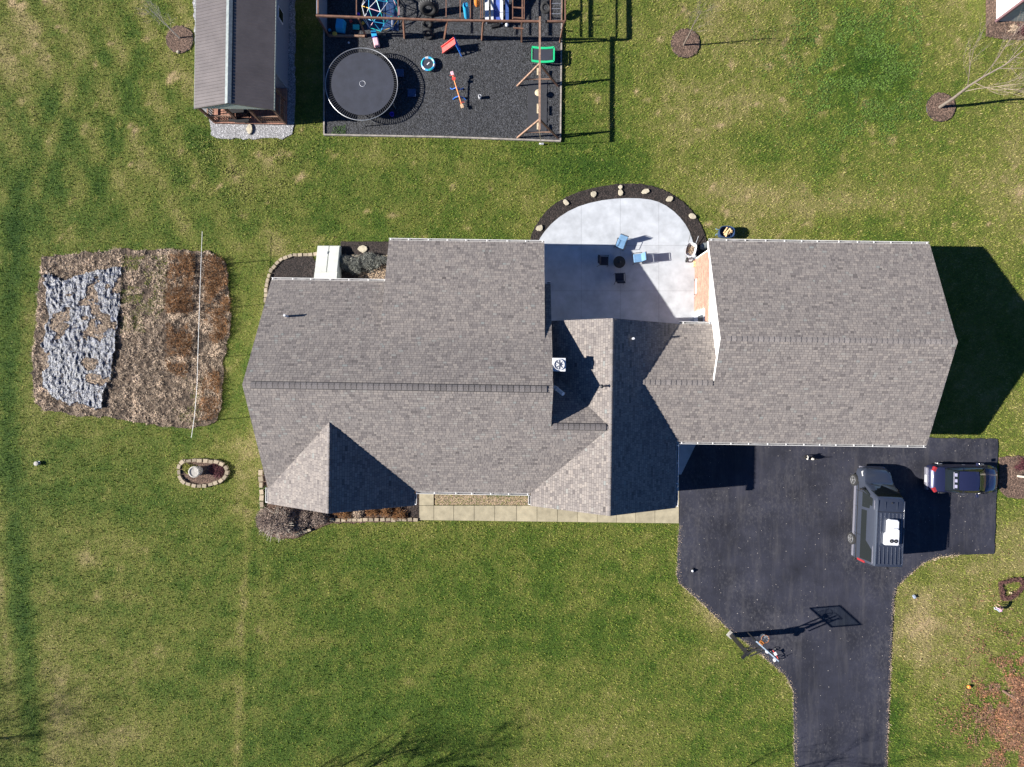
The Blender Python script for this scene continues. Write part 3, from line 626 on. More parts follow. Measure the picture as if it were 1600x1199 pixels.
# walls
def wall(x0, y0, x1, y1, z1, m=SIDING, z0=0.0, t=0.15):
    MB().box(((x0 + x1) / 2, (y0 + y1) / 2, (z0 + z1) / 2), (abs(x1 - x0) + (t if y0 == y1 else t), abs(y1 - y0) + (t if x0 == x1 else 0) - (t if x0 == x1 else -t), z1 - z0)).build('wall', m, house)
zt = EZ - 0.02
def rect_walls(x0, x1, y0, y1, m=SIDING):
    for (a, b_, c, d) in ((x0, y0, x1, y0), (x0, y1, x1, y1)):
        MB().box(((a + c) / 2, b_, zt / 2), (c - a + .15, .15, zt)).build('wall', m, house)
    for xx in (x0, x1): MB().box((xx, (y0 + y1) / 2, zt / 2), (.15, y1 - y0 - .152, zt)).build('wall', m, house)
rect_walls(-14.05, 1.8, -6.1, 5.55); rect_walls(-7.15, 1.5, 5.72, 8.05)
def gwall(pts, axis, at, m=SIDING):      # gable infill: pts (h, z)
    m_ = MB(); vsx = []
    for s_ in (-.07, .07):
        for h, z in pts: vsx.append((at + s_, h, z) if axis == 'x' else (h, at + s_, z))
    n_ = len(pts); m_.add(vsx, [tuple(range(n_)), tuple(range(2 * n_ - 1, n_ - 1, -1))] + [(i, n_ + i, n_ + (i + 1) % n_, (i + 1) % n_) for i in range(n_)])
    m_.build('gable_wall', m, house)
def gz(zr, s, d): return zr - s * d - 0.2
for xx in (-14.05, 1.8): gwall([(5.5, zt), (YR, RZ - .2), (-6.05, zt)], 'x', xx)
for xx in (-7.15, 1.5): gwall([(8.0, 2.9), (8.0, 3.12), (yi, EXT_Z + TX * (EXT_Y - yi) - .19), (yi, 3.2)], 'x', xx)
for (x0, x1, yy) in ((-14.05, -6.1, -6.95), (1.6, 9.5, -6.9)):
    MB().box(((x0 + x1) / 2, yy, zt / 2), (x1 - x0, .15, zt)).build('wall', BRICK, house)
    for xx in (x0 + .075, x1 - .075): MB().box((xx, yy + .46, zt / 2), (.15, .76, zt)).build('wall', BRICK, house)
    gwall([(x0, zt), ((x0 + x1) / 2, (Z1 if x0 < 0 else Z2) - .22), (x1, zt)], 'y', yy)
rect_walls(1.97, 9.5, -6.0, 3.35); gwall([(2.0, zt), (2.0, 3.5), (A2, Z2 - .22), (9.45, zt)], 'y', 3.3)
MB().box((10.7, 3.35, zt / 2), (2.2, .15, zt)).build('wall', SIDING, house); MB().box((10.7, -2.9, zt / 2), (2.2, .15, zt)).build('wall', SIDING, house)
rect_walls(11.95, 24.4, -2.93, 8.3)
for xx in (11.95, 24.4): gwall([(8.2, zt), (GR, GZ - .2), (-2.9, zt)], 'x', xx)
MB().box((11.83, 5.95, 1.45), (0.05, 4.6, 2.9)).build('mortar', MORTAR, house)
bk = MB(); rr = random.Random(4)
for i in range(38):
    y = 3.62 + (0.11 if i % 2 else 0)
    while y < 8.2:
        bk.tone = rr.random(); y1 = min(y + .205, 8.24)
        if not (3.6 < y < 4.75 and i < 28): bk.box((11.795 + rr.uniform(-.003, .003), (y + y1) / 2, 0.04 + i * .0765), (0.03, y1 - y, .052))
        y += .22
bk.build('bricks', BRICK, house, kind='stuff')
# garage side door in a white frame, rear face of the patio
dr_ = MB().box((11.80, 4.15, 1.08), (0.06, 0.95, 2.10)).build('door', PLW, house); MB().box((11.76, 4.15, 1.45), (0.02, 0.62, 0.95)).build('window', GLASS, dr_); MB().sphere((11.73, 3.8, 1.0), 0.04).build('handle', STEEL, dr_)
for s_ in (-1, 1): MB().box((11.79, 4.15 + s_ * .53, 1.1), (0.09, 0.09, 2.2)).build('door_frame', WHITE, house)
MB().box((11.79, 4.15, 2.21), (0.09, 1.15, 0.09)).build('door_frame', WHITE, house)
def window(c, w_, h_, axis):
    sx, sy = (w_, .06) if axis == 'y' else (.06, w_)
    fr_ = MB(); 
    for s_ in (-1, 1):
        if axis == 'y': fr_.box((c[0] + s_ * w_ / 2, c[1], c[2]), (.08, .08, h_ + .1))
        else: fr_.box((c[0], c[1] + s_ * w_ / 2, c[2]), (.08, .08, h_ + .1))
        fr_.box((c[0], c[1], c[2] + s_ * h_ / 2), (w_ - .08 if axis == 'y' else .08, .08 if axis == 'y' else w_ - .08, .08))
    f = fr_.build('window', WHITE, house); MB().box(c, (sx - (.02 if axis == 'y' else 0), sy - (0 if axis == 'y' else .02), h_ - .04)).build('pane', GLASS, f)
for xx in (-12.3, -10.1, -7.9): window((xx, -7.05, 1.8), 1.0, 1.5, 'y')
for xx in (-3.6, -1.6): window((xx, -6.2, 1.8), 1.2, 1.4, 'y')
for xx in (3.2, 5.5, 7.8): window((xx, -7.0, 1.8), 1.0, 1.5, 'y')
for yy in (-3.5, 0.5, 3.5): window((-14.15, yy, 1.8), 1.0, 1.3, 'x')
for xx in (-12.0, -9.0): window((xx, 5.65, 1.9), 1.0, 1.2, 'y')
for xx in (-5.4, -2.6, .2): window((xx, 8.15, 1.7), 1.3, 1.5, 'y')
for xx in (14.5, 18.0, 21.5): window((xx, 8.4, 1.8), 1.0, 1.2, 'y')
for yy in (1.0, 5.0): window((24.5, yy, 1.8), 1.0, 1.2, 'x')
fd = MB().box((-5.0, -6.2, 1.05), (0.95, 0.07, 2.1)).build('door', PLR, house); MB().sphere((-4.65, -6.26, 1.0), .04).build('handle', STEEL, fd)
for xx in (14.2, 18.0, 21.8):
    gd = MB().box((xx, -3.03, 1.2), (2.9, 0.06, 2.4)).build('garage_door', PLW, house)
    for k in range(4): MB().box((xx, -3.07, .32 + k * .59), (2.78, .03, .52)).build('panel', PLW, gd)
# chimney chase with a fan cap, flue pipe, a black stub for its shadow, and vent pipes (house frame)
def hl(u, v, z):
    p = P(u, v, z); c, s_ = math.cos(-TH), math.sin(-TH); return (p.x * c - p.y * s_, p.x * s_ + p.y * c, z)
cx, cy, _ = hl(873.5, 570, 6.15)
ch = MB().box((cx, cy, 5.0), (0.55, 0.55, 2.2)).build('chimney', SHEDW, house)
MB().box((cx, cy, 6.12), (0.74, 0.74, 0.06)).build('cap', PLW, ch, bevel=0.02)
MB().lathe((cx, cy, 6.151), [(0.31, 0), (0.30, 0.07), (0.27, 0.07), (0.27, 0.01)], 24).build('fan_rim', PLW, ch)
for k in range(8): MB().box((cx + .14 * math.cos(k * math.pi / 4), cy + .14 * math.sin(k * math.pi / 4), 6.19), (.25, .035, .02), k * math.pi / 4).build('blade', STEEL, ch)
MB().lathe((cx, cy, 6.17), [(0.07, 0), (0.07, 0.07), (0.02, 0.09)], 12).build('hub', STEEL, ch)
a = Vector(hl(866.5, 605, 5.4)); b_ = Vector(hl(880, 616, 5.9))
fl = MB().tube([(a.x, a.y, 4.6), (a.x, a.y, 5.35), tuple(a.lerp(b_, .2)), tuple(b_)], 0.11, 12).build('flue_pipe', PLW, house, smooth=True)
MB().ring(tuple(a.lerp(b_, .25)), 0.13, 0.02, 14, 6, (b_ - a).to_track_quat('Z', 'Y').to_matrix()).build('collar', STEEL, fl)
c = hl(943, 604, Z2); MB().lathe((c[0] - .12, c[1], Z2 - .1), [(.05, 0), (.05, .28), (.11, .30), (.02, .38)], 10).build('vent_or_shadow_stub', BLACKM, house)  # black stub painted in as the flue's shadow on the gable slope
def vent(u, v, z, zb):
    c = hl(u, v, z); MB().lathe((c[0], c[1], zb), [(0.15, 0), (0.07, .1), (.065, z - zb)], 12).build('vent_or_shadow_stub', PLW, house, smooth=True)
vent(444, 493, 5.15, 4.45); vent(990, 529, 5.3, 4.3)

# ------------------------------------------------------------------ beds, stones and plants
stone_meshes = []
for k in range(4):
    m_ = MB(); rr = random.Random(k + 30); n_ = 7
    prof = [(math.cos(2 * math.pi * i / n_) * rr.uniform(.85, 1.1), math.sin(2 * math.pi * i / n_) * rr.uniform(.85, 1.1)) for i in range(n_)]
    vsx = [(x, y, 0) for x, y in prof] + [(x * .92, y * .92, .8) for x, y in prof] + [(x * .6, y * .6, 1 + rr.uniform(-.05, .05)) for x, y in prof]
    m_.add(vsx, [(i, (i + 1) % n_, n_ + (i + 1) % n_, n_ + i) for i in range(n_)] + [(n_ + i, n_ + (i + 1) % n_, 2 * n_ + (i + 1) % n_, 2 * n_ + i) for i in range(n_)] + [tuple(range(2 * n_, 3 * n_))])
    o = m_.build('stone', STONE); stone_meshes.append(o.data); bpy.data.objects.remove(o)
def stone_obj(name, x, y, sx, sy, h, ang, parent=None, m=None, z=0.0):
    me = random.choice(stone_meshes)
    if m: me = me.copy(); me.materials[0] = m
    o = bpy.data.objects.new(name, me); COL.objects.link(o); o.location = (x, y, z); o.rotation_euler = (random.uniform(-.06, .06), random.uniform(-.06, .06), ang); o.scale = (sx / 2, sy / 2, h)
    if parent: o.parent = parent
    return o
def edging(label, pts, size=0.32, h=0.14):
    t = thing('stone_edging', label, 'garden edging', (0, 0, 0)); pts = [Vector(p) for p in pts]
    blk = MB().box((0, 0, .5), (1, 1, 1), taper=.9)
    if 'e' not in capm: o = blk.build('stone', STONE, bevel=0); capm['e'] = o.data; bpy.data.objects.remove(o)
    carry = 0
    for i in range(len(pts) - 1):
        a, b_ = pts[i], pts[i + 1]; L = (b_ - a).length; d = (b_ - a).normalized(); s_ = carry
        while s_ < L:
            p = a + d * s_; o = bpy.data.objects.new('stone', capm['e']); COL.objects.link(o); o.parent = t
            o.location = (p.x + random.uniform(-.02, .02), p.y + random.uniform(-.02, .02), 0); o.rotation_euler = (random.uniform(-.05, .05), random.uniform(-.05, .05), math.atan2(d.y, d.x) + random.uniform(-.12, .12))
            o.scale = (size * random.uniform(.80, .96), size * random.uniform(.55, .75), h * random.uniform(.85, 1.2)); s_ += size
        carry = s_ - L
    return t
def flagstone(label, u, v, sx, sy, ang=0.0, group=None, z=0.03):
    c = P(u, v); m_ = MB(); n_ = 8
    prof = [(math.cos(2 * math.pi * i / n_) * sx / 2 * random.uniform(.75, 1.1), math.sin(2 * math.pi * i / n_) * sy / 2 * random.uniform(.75, 1.1)) for i in range(n_)]
    m_.prism(prof, 0, .09); o = m_.build('flagstone', FLAG, None, bevel=.015, loc=(c.x, c.y, z)); o.rotation_euler = (0, 0, ang); tag(o, label, 'stone', group)

pb = thing('patio_mulch_bed', 'curved black mulch bed round the back of the patio', 'mulch bed'); sheet('mulch', PBED, 0.03, MULCHG, pb)
chips('chips', rand_in(PBED, 16000, [PATIO]), MULCH, (0.04, 0.10), 0.03, pb)
for i, (u, v, a, b_, an, lb) in enumerate([(843, 357, .5, .42, .3, 'leftmost tan flagstone in the patio bed, lowest on the curve'), (884, 317, .5, .34, -.9, 'tan flagstone second from the left in the curved patio bed'), (927, 304, .42, .45, .2, 'squarish tan flagstone third from the left in the patio bed'), (969, 302, .34, .46, 0, 'narrow tan flagstone at the top middle of the patio bed'), (969, 293, .3, .28, 0, 'smallest tan stone just above the middle flagstone of the patio bed'),
                      (1008, 300, .62, .36, .3, 'long tan flagstone right of the middle of the patio bed'), (1046, 312, .52, .38, .4, 'pale flagstone second from the right in the patio bed'), (1081, 339, .58, .36, -.5, 'grey flagstone at the right end of the curved patio bed')]):
    flagstone(lb, u, v, a, b_, an, 'flagstones in the patio bed', .05)
o = stone_obj('boulder', *P2(1099, 386), .6, .5, .35, .2, m=mat('grey_boulder', (.16, .18, .18), .9, bump=.5)); tag(o, 'dark grey boulder in the mulch beside the garage corner', 'boulder')
nb = thing('rounded_mulch_bed', 'rounded dark mulch bed left of the cellar door', 'mulch bed'); sheet('mulch', NWBED, 0.03, MULCHG, nb); chips('chips', rand_in(NWBED, 3800), MULCH, (0.04, 0.10), 0.03, nb)
edging('tan stone edging curving round the mulch bed left of the cellar door', smooth_poly(polyP([(416, 470), (417, 445), (424, 422), (440, 406), (460, 399), (496, 398)]), 0), .33)
nb2 = thing('square_mulch_bed', 'dark mulch strip between the cellar door and the rear wing', 'mulch bed'); sheet('mulch', NBED2, 0.03, MULCHG, nb2); chips('chips', rand_in(NBED2, 6000), MULCH, (0.04, 0.10), 0.03, nb2)
chips('pebbles', rand_in(polyP([(560, 428), (575, 424), (590, 420), (607, 414), (607, 440), (560, 440)]), 900), TANP, (.04, .08), .04, nb2)
edging('row of tan edging stones behind the grey juniper shrubs', polyP([(536, 402), (608, 402)]), .33)
flagstone('cream flagstone lying alone in the mulch by the rear wing', 568, 390, .68, .48, 0, None, .04)
# bushes: fine slivers in clumps
def bush(name, label, cat, u, v, rad, h, m, n_=1600, group=None, length=(.06, .14), tilt=(10, 100), core=True, z=0.0, twigs=0):
    c = P(u, v); t = thing(name, label, cat, (c.x, c.y, z), 0, group)
    cl = rng.uniform(-1, 1, (14, 2)); cl = cl[(cl ** 2).sum(1) < 1] * rad * .75
    k = rng.integers(0, len(cl), n_); pts = cl[k] + rng.normal(0, rad * .22, (n_, 2)); rr_ = np.clip(1 - (pts ** 2).sum(1) / (rad * 1.15) ** 2, 0, 1)
    z_ = h * (0.25 + .75 * rng.random(n_) ** .5) * np.sqrt(rr_)
    o = blades('foliage', pts, m, length, (.02, .045), tilt, z_arr=z_, parent=t)
    if twigs:
        tw = MB()
        for i in range(twigs):
            a = random.uniform(0, 6.28); rr2 = rad * random.uniform(.3, 1.05); p1 = (math.cos(a) * rr2 * .5, math.sin(a) * rr2 * .5, h * .6); p2 = (math.cos(a + .2) * rr2, math.sin(a + .2) * rr2, h * random.uniform(.6, 1.1))
            tw.tone = random.random(); tw.tube([(0, 0, 0), p1, p2], [.02, .015, .009] if twigs > 60 else [.014, .009, .004], 4, False)
        tw.build('stems', PALEB if twigs > 60 else TWIG, t)
    return t
for i, (u, v, r_, h, lb) in enumerate([(541, 414, .55, .5, 'grey green juniper shrub touching the cellar door'), (557, 415, .62, .6, 'grey green juniper shrub in the middle of the row'), (577, 411, .6, .6, 'grey green juniper shrub third from the cellar door'), (594, 412, .5, .5, 'grey green juniper shrub nearest the rear wing')]):
    bush('juniper_shrub', lb, 'shrub', u, v, r_, h, GSHRUB, 2600, 'junipers behind the house', (.08, .2), (20, 85), twigs=20)
# front bed
fbd = thing('front_mulch_bed', 'brown mulch bed under the front left gable', 'mulch bed'); sheet('mulch', FBED, 0.03, BROWNG, fbd); chips('chips', rand_in(FBED, 6500), BROWNM, (0.04, 0.11), 0.03, fbd)
chips('dark_chips', rand_in(polyP([(640, 770), (655, 770), (655, 812), (640, 812)]), 700), MULCH, (.04, .09), .05, fbd)
edging('tan block edging along the left side of the front gable bed', polyP([(408, 738), (410, 775), (411, 815)]), .42)
edging('tan block edging in front of the brown shrub row by the walk', polyP([(520, 812), (655, 811.5)]), .36)
edging('short run of pale edging blocks at the bed corner', polyP([(464, 835), (480, 829), (486, 827)]), .3)
bush('bare_shrub', 'large bare twiggy shrub at the left corner of the front bed', 'shrub', 438, 812, 1.25, 1.0, TWIG, 6000, None, (.1, .28), (20, 90), twigs=110)
for i, (u, v, r_, lb) in enumerate([(478, 812, .75, 'dark brown low shrub right of the bare twiggy shrub'), (500, 808, .6, 'brown low shrub below the gable peak')]):
    bush('brown_shrub', lb, 'shrub', u, v, r_, .6, TWIG, 2600, 'brown shrubs in the front bed', (.06, .16), twigs=25)
for i, (u, r_, lb) in enumerate([(527, .34, 'leftmost small rusty shrub in the row before the walk'), (541, .48, 'second small rusty shrub from the left in the front row'), (560, .38, 'third small olive rusty shrub in the front row'), (583, .5, 'fourth rusty shrub in the row, middle of the bed'), (604, .45, 'fifth rusty shrub in the front row'), (624, .52, 'rightmost rusty shrub in the row, near the walk')]):
    bush('rusty_shrub', lb, 'shrub', u, 801 + random.uniform(-4, 3), r_ * random.uniform(1.0, 1.25), random.uniform(.3, .5), STRAW if i == 2 else RUST, 1700, 'small rusty shrubs before the front gable', (.05, .11), twigs=12)
blades('weeds', rand_in(polyP([(405, 760), (416, 760), (416, 812), (405, 812)]), 900), CGREEN, (.04, .12), (.02, .04), (20, 80), .05, fbd)
# oval planter with pedestal
plt = thing('planter_bed', 'kidney shaped planting bed on the left lawn ringed with stones', 'planter bed'); sheet('soil', PLANTER, .05, BROWNG, plt)
chips('chips', rand_in(PLANTER, 3000), BROWNM, (.04, .09), .05, plt)
edging('ring of grey tan stones round the kidney shaped bed', PLANTER[2:] + PLANTER[:3], .36, .17)
c = P(311, 735.5, 0); tag(MB().lathe((c.x, c.y, 0), [(.33, 0), (.30, .05), (.28, .5), (.36, .55), (.37, .62), (.30, .65), (.26, .60), (.02, .58)], 22).build('stone_pedestal', CONCP, None, smooth=True), 'round pale concrete pedestal standing in the kidney shaped bed', 'pedestal')
bush('yellow_plant', 'yellow green plant left of the concrete pedestal', 'plant', 297, 730, .42, .25, YGREEN, 900); bush('maroon_plant', 'maroon leaved plant right of the concrete pedestal', 'plant', 340, 735, .55, .22, MAROON, 1400)
# cellar door
t = thing('cellar_door', 'cream steel cellar bulkhead door beside the rear mulch bed', 'cellar door', (*P2(0, 0), 0)); t.location = (0, 0, 0)
x0, x1 = P(494, 0, .6).x, P(529.5, 0, .6).x; yN = P(0, 384, .35).y; yS = P(0, 438, 1.0).y
zf = lambda x, y: 0.35 + (yN - y) / (yN - yS) * 0.75
MB().prism([(x0, yS), (x1, yS), (x1, yN), (x0, yN)], 0, lambda x, y: zf(x, y) - .05).build('frame', BULK, t)
xm = x0 + (x1 - x0) * .53; yt = yS + .5
MB().prism([(x0 + .01, yS), (x1 - .01, yS), (x1 - .01, yt), (x0 + .01, yt)], lambda x, y: zf(x, y) - .06, lambda x, y: zf(x, y) + .012).build('header', BULK, t)
for a, b_ in ((x0 + .02, xm - .025), (xm + .025, x1 - .02)):
    d_ = MB().prism([(a, yt + .03), (b_, yt + .03), (b_, yN - .02), (a, yN - .02)], lambda x, y: zf(x, y) - .055, lambda x, y: zf(x, y) + .02).build('leaf', BULK, t, bevel=.01)
MB().box((xm - .07, yt + 1.35, zf(0, yt + 1.35) + .05), (.03, .16, .04)).build('handle', STEEL, t)
# garden plot
gd = thing('garden_plot', 'fallow vegetable plot of straw and soil left of the house', 'garden')
SOILG = mat('garden_soil', (0.10, 0.070, 0.048), 0.95, var=0.4, vscale=2.5, bump=1, bscale=7, dist=.15)
sheet('soil', GARDEN, .03, SOILG, gd)
pts = rand_in(GARDEN, 60000); big = fbm(pts[:, 0], pts[:, 1], 1.3, 61); fine = fbm(pts[:, 0], pts[:, 1], .32, 62, 3); k = (fine + .55 * (big - .5)) > .44 + .10 * (rng.random(len(pts)) - .5); pts, big, fine = pts[k], big[k], fine[k]
hump = .34 * np.clip(fine - .42, 0, 1)
blades('straw', pts, STRAW, (.08, .22), (.02, .045), (30, 85), parent=gd, z_arr=.03 + hump * rng.random(len(pts)) ** .5, tone=np.clip((fine - .40) * 2.4 + (big - .5) * 1.0 + rng.normal(0, .22, len(pts)), 0, 1))
gz_ = rand_in(polyP([(190, 400), (262, 400), (260, 480), (230, 520), (188, 520)]), 5200); blades('weeds', gz_[fbm(gz_[:, 0], gz_[:, 1], .9, 5) > .45], GRASSM, (.06, .16), (.02, .035), (30, 85), .04, gd)
gz_ = rand_in(polyP([(285, 590), (320, 590), (312, 660), (262, 660)]), 1500); blades('weeds', gz_[fbm(gz_[:, 0], gz_[:, 1], .9, 6) > .5], GRASSM, (.06, .16), (.02, .035), (30, 85), .04, gd)
# crumpled plastic sheet
TP = polyP([(72, 420), (100, 440), (150, 425), (192, 418), (188, 500), (184, 540), (176, 580), (163, 636), (150, 642), (110, 632), (75, 615), (68, 560), (78, 500)])
xs_ = [p[0] for p in TP]; ys_ = [p[1] for p in TP]; nx, ny = 170, 270
X, Y = np.meshgrid(np.linspace(min(xs_), max(xs_), nx), np.linspace(min(ys_), max(ys_), ny))
wx = X + .25 * (fbm(X, Y, .8, 70) - .5); wy = Y + .25 * (fbm(X, Y, .8, 71) - .5)
rid = 1 - np.abs(2 * fbm(wx, wy * .6, .45, 72, 3) - 1) * 1.6
Z = .07 + .12 * fbm(X, Y, 1.4, 73) + .09 * rid + .10 * (fbm(wx, wy, .5, 78, 2) - .5) + .035 * (1 - np.abs(2 * vnoise(wx * 1.0, wy * .6, .15, 75) - 1))
edge_ = np.minimum(np.minimum(X - X.min(), X.max() - X), np.minimum(Y - Y.min(), Y.max() - Y)); hole = (fbm(X, Y, 1.0, 81) + .10 * np.exp(-(edge_ / .35) ** 2) > .61) 
Z = Z - .16 * hole + .05 * (fbm(X, Y, .16, 77, 2) - .5)
Vt = np.stack([X.ravel(), Y.ravel(), Z.ravel()], 1); I = np.arange(nx * ny).reshape(ny, nx)
Fq = np.stack([I[:-1, :-1].ravel(), I[:-1, 1:].ravel(), I[1:, 1:].ravel(), I[1:, :-1].ravel()], 1)
cxm, cym = Vt[Fq].mean(1)[:, 0], Vt[Fq].mean(1)[:, 1]; kk = inpoly(cxm + .5 * (fbm(cxm, cym, .6, 90) - .5), cym + .5 * (fbm(cxm, cym, .6, 91) - .5), TP)
kk_ = None
o = fast_mesh('plastic_sheet', Vt, Fq[kk], None, TARP); tag(o, 'crumpled black plastic sheet spread over the left half of the garden plot', 'plastic sheet'); o.data.polygons.foreach_set('use_smooth', [True] * len(o.data.polygons))
pts = rand_in(TP, 26000); dn = fbm(pts[:, 0], pts[:, 1], 1.0, 81); k = (dn > .555) | (rng.random(len(dn)) < .05); 
so_ = blades('straw_litter', pts[k], STRAW, (.08, .2), (.02, .045), (40, 90), z_arr=.10 + .16 * rng.random(k.sum()) * np.clip((dn[k] - .55) * 9, .2, 1)); tag(so_, 'heaps of dry straw lying on the black plastic sheet', 'straw')
# dead plant rows
def deadrow(label, poly, n_, h, m):
    pts = rand_in(polyP(poly), n_); d2 = fbm(pts[:, 0], pts[:, 1], .7, 44); pts = pts[d2 > .42]
    o = blades('dead_plants', pts, m, (.15, .45), (.015, .035), (15, 80), z_arr=h * rng.random(len(pts))); tag(o, label, 'dead plants')
deadrow('dense rusty brown dead plants in a row left of the white pipe', [(270, 398), (305, 398), (303, 540), (292, 590), (264, 580), (262, 470)], 5600, .35, RUST)
deadrow('dead brown plants along the right edge of the garden plot', [(322, 398), (352, 405), (362, 470), (360, 520), (340, 540), (322, 520)], 4200, .3, RUST)
deadrow('dead brown plants at the lower right corner of the garden plot', [(322, 580), (345, 580), (345, 650), (310, 660)], 1500, .25, RUST)
# trellis
t = thing('garden_trellis', 'long white pipe rail on four thin posts over the garden plot', 'trellis')
rail = [P(316, 362, 1.9), P(313, 440, 1.93), P(311, 500, 1.9), P(309, 560, 1.88), P(308, 600, 1.92), P(304, 650, 1.9), P(299, 684, 1.88)]
MB().tube([tuple(p) for p in rail], .013, 8).build('rail', WHITE, t)
for (u, v) in ((314.5, 404), (312, 476), (309, 557), (302.5, 660)):
    p = P(u, v, 1.85); MB().tube([(p.x, p.y, 0), (p.x, p.y, 1.87)], .022, 6).build('post', BLACKM, t)

REDT = mat('reddish_twigs', (0.16, 0.095, 0.075), 0.9, var=.2)
# ------------------------------------------------------------------ trees
def bare_tree(name, label, u, v, h, trunk_r, spread, m=BARK, group=None, depth=4, lean=(0, 0), seed=1, nb=5, twigl=.5, leaves=0, first=.3, bt=.30, leafm=None):
    c = P(u, v); t = thing(name, label, 'tree', (c.x, c.y, 0), 0, group); rr = random.Random(seed); tm = MB(); bm_ = MB(); tips = []
    top = Vector((lean[0], lean[1], h))
    tr = [Vector((0, 0, -.05))]
    for i in range(1, 6): q = top * (i / 5); tr.append(Vector((q.x + rr.uniform(-.04, .04) * h * .3, q.y + rr.uniform(-.04, .04) * h * .3, q.z)))
    tm.tube([tuple(p) for p in tr], [trunk_r * (1.25 - .2 * i) + .004 for i in range(6)], 8)
    def grow(p, d, L, r_, dep):
        q = p; pts_ = [p]; dd = d.copy()
        for i in range(3):
            dd = (dd + Vector((rr.uniform(-.18, .18), rr.uniform(-.18, .18), rr.uniform(-.05, .15)))).normalized(); q = q + dd * L / 3; pts_.append(q)
        bm_.tone = rr.random(); bm_.tube([tuple(x) for x in pts_], [r_, r_ * .8, r_ * .6, r_ * .35], 4 if dep < 3 else 5, False); tips.append(pts_[-1])
        if dep > 0:
            for k in range(rr.randint(3, 4)):
                f = rr.uniform(.25, 1); j = min(2, int(f * 3)); s_ = pts_[j].lerp(pts_[j + 1], f * 3 - j)
                nd = (dd + Vector((rr.uniform(-1, 1), rr.uniform(-1, 1), rr.uniform(-.2, .5))) * .75).normalized(); grow(s_, nd, L * rr.uniform(.5, .72), max(.004, r_ * .5), dep - 1)
    for k in range(nb):
        f = first + (1 - first) * k / nb; i = min(4, int(f * 5)); s_ = tr[i].lerp(tr[i + 1], f * 5 - i); a = k * 2.4 + rr.uniform(-.4, .4)
        grow(s_, Vector((math.cos(a) * spread, math.sin(a) * spread, 1)).normalized(), h * .42 * (1.15 - f * .5), trunk_r * bt * (1.1 - f * .6), depth - 1)
    tm.build('trunk', m, t, smooth=True); bm_.build('branches', TWIG if h > 5 and m is not REDT else m, t)
    if leaves:
        tp = np.array([tuple(x) for x in tips]); k = rng.integers(0, len(tp), leaves); q = tp[k] + rng.normal(0, .12, (leaves, 3))
        blades('leaves', q[:, :2], leafm or LEAF, (.06, .11), (.04, .07), (30, 150), z_arr=q[:, 2], parent=t)
    return t
for (u, v, r_), lb in zip(RINGS, ('round brown mulch ring round the small bare tree left of the cabin', 'round brown mulch ring round the bare sapling at the top', 'round brown mulch ring round the pale trunk tree at upper right')):
    c = P(u, v); t = thing('mulch_ring', lb, 'mulch ring'); q = rough_poly(circ(u, v, r_ * 1.02, 40), .2, .045, 8); sheet('mulch', q, .03, BROWNG, t); chips('chips', rand_in(q, 1500), BROWNM, (.04, .1), .03, t)
    MB().ring((c.x, c.y, .0), r_, .035, 36, 6).build('edge', BLACKM, t)
bare_tree('sapling', 'small bare grey sapling in the mulch ring left of the cabin', 281, 60, 2.9, .035, .55, PALEB, depth=3, seed=3, nb=9, lean=(-.2, .1))
bare_tree('sapling', 'bare sapling with pale trunk in the mulch ring at the top', 1068, 71, 3.6, .04, .5, BARK, depth=3, seed=4, nb=9)
bare_tree('bare_tree', 'taller bare tree with pale trunk in the upper right mulch ring', 1468, 168, 6.2, .08, .8, BARK, depth=4, seed=9, nb=8, lean=(.1, .2))
bare_tree('bare_tree', 'young tree with whitish trunk in the mulch bed right of the blue car', 1590, 744, 4.0, .06, .8, PALEB, depth=3, seed=12, nb=7, lean=(.35, 0))
tb = thing('side_mulch_bed', 'reddish brown mulch bed right of the parked blue car', 'mulch bed'); sheet('mulch', TREEBED, .03, BROWNG, tb); chips('chips', rand_in(TREEBED, 3800), BROWNM, (.04, .1), .03, tb)
bush('maroon_plant', 'dark maroon plant in the mulch right of the blue car', 'plant', 1592, 726, .45, .25, MAROON, 700)
bare_tree('leafy_brown_tree', 'tree with sparse orange brown leaves in the bottom right corner', 1568, 1080, 4.6, .07, 1.7, REDT, depth=5, seed=21, nb=15, first=.10, bt=.45, leaves=16000)
lit = rng.normal(0, 1, (34000, 2)) * (2.3, 2.7) + P2(1610, 1115); kk = (rng.random(len(lit)) < 1) & (lit[:, 0] > P(1400, 0).x); lit = lit[kk]; ln_ = fbm(lit[:, 0], lit[:, 1], .9, 93, 3); dd_ = np.hypot(lit[:, 0] - P(1620, 0).x, lit[:, 1] - P(0, 1120).y); lit = lit[ln_ + .12 * rng.random(len(lit)) > .36 + .045 * dd_]
tag(blades('leaf_litter', lit, LEAF, (.06, .12), (.05, .09), (60, 100), z=.02), 'orange brown fallen leaves covering the lawn in the bottom right corner', 'leaves')
l2 = rng.normal(0, 1, (900, 2)) * (3.0, 4.5) + P2(1520, 1000); l2 = l2[~inpoly(l2[:, 0], l2[:, 1], DRIVE)]
tag(blades('leaf_litter', l2, LEAF, (.06, .10), (.04, .07), (60, 100), z=.02), 'thin scatter of brown leaves over the lawn right of the driveway', 'leaves')
bare_tree('bare_tree', 'large bare tree standing below the lower left of the lawn whose branch shadows reach it', 385, 1228, 8.6, .15, 1.3, BARK, depth=5, seed=31, nb=16, first=.15, bt=.34)
bare_tree('bare_tree', 'large bare tree beyond the left edge casting twiggy shade on the lawn corner', -350, 1182, 9.5, .16, 1.2, BARK, depth=5, seed=32, nb=18, first=.2, bt=.30)
bare_tree('bare_tree', 'large bare tree just below the driveway foot', 1010, 1228, 8, .14, 1.0, BARK, depth=4, seed=33, nb=9)

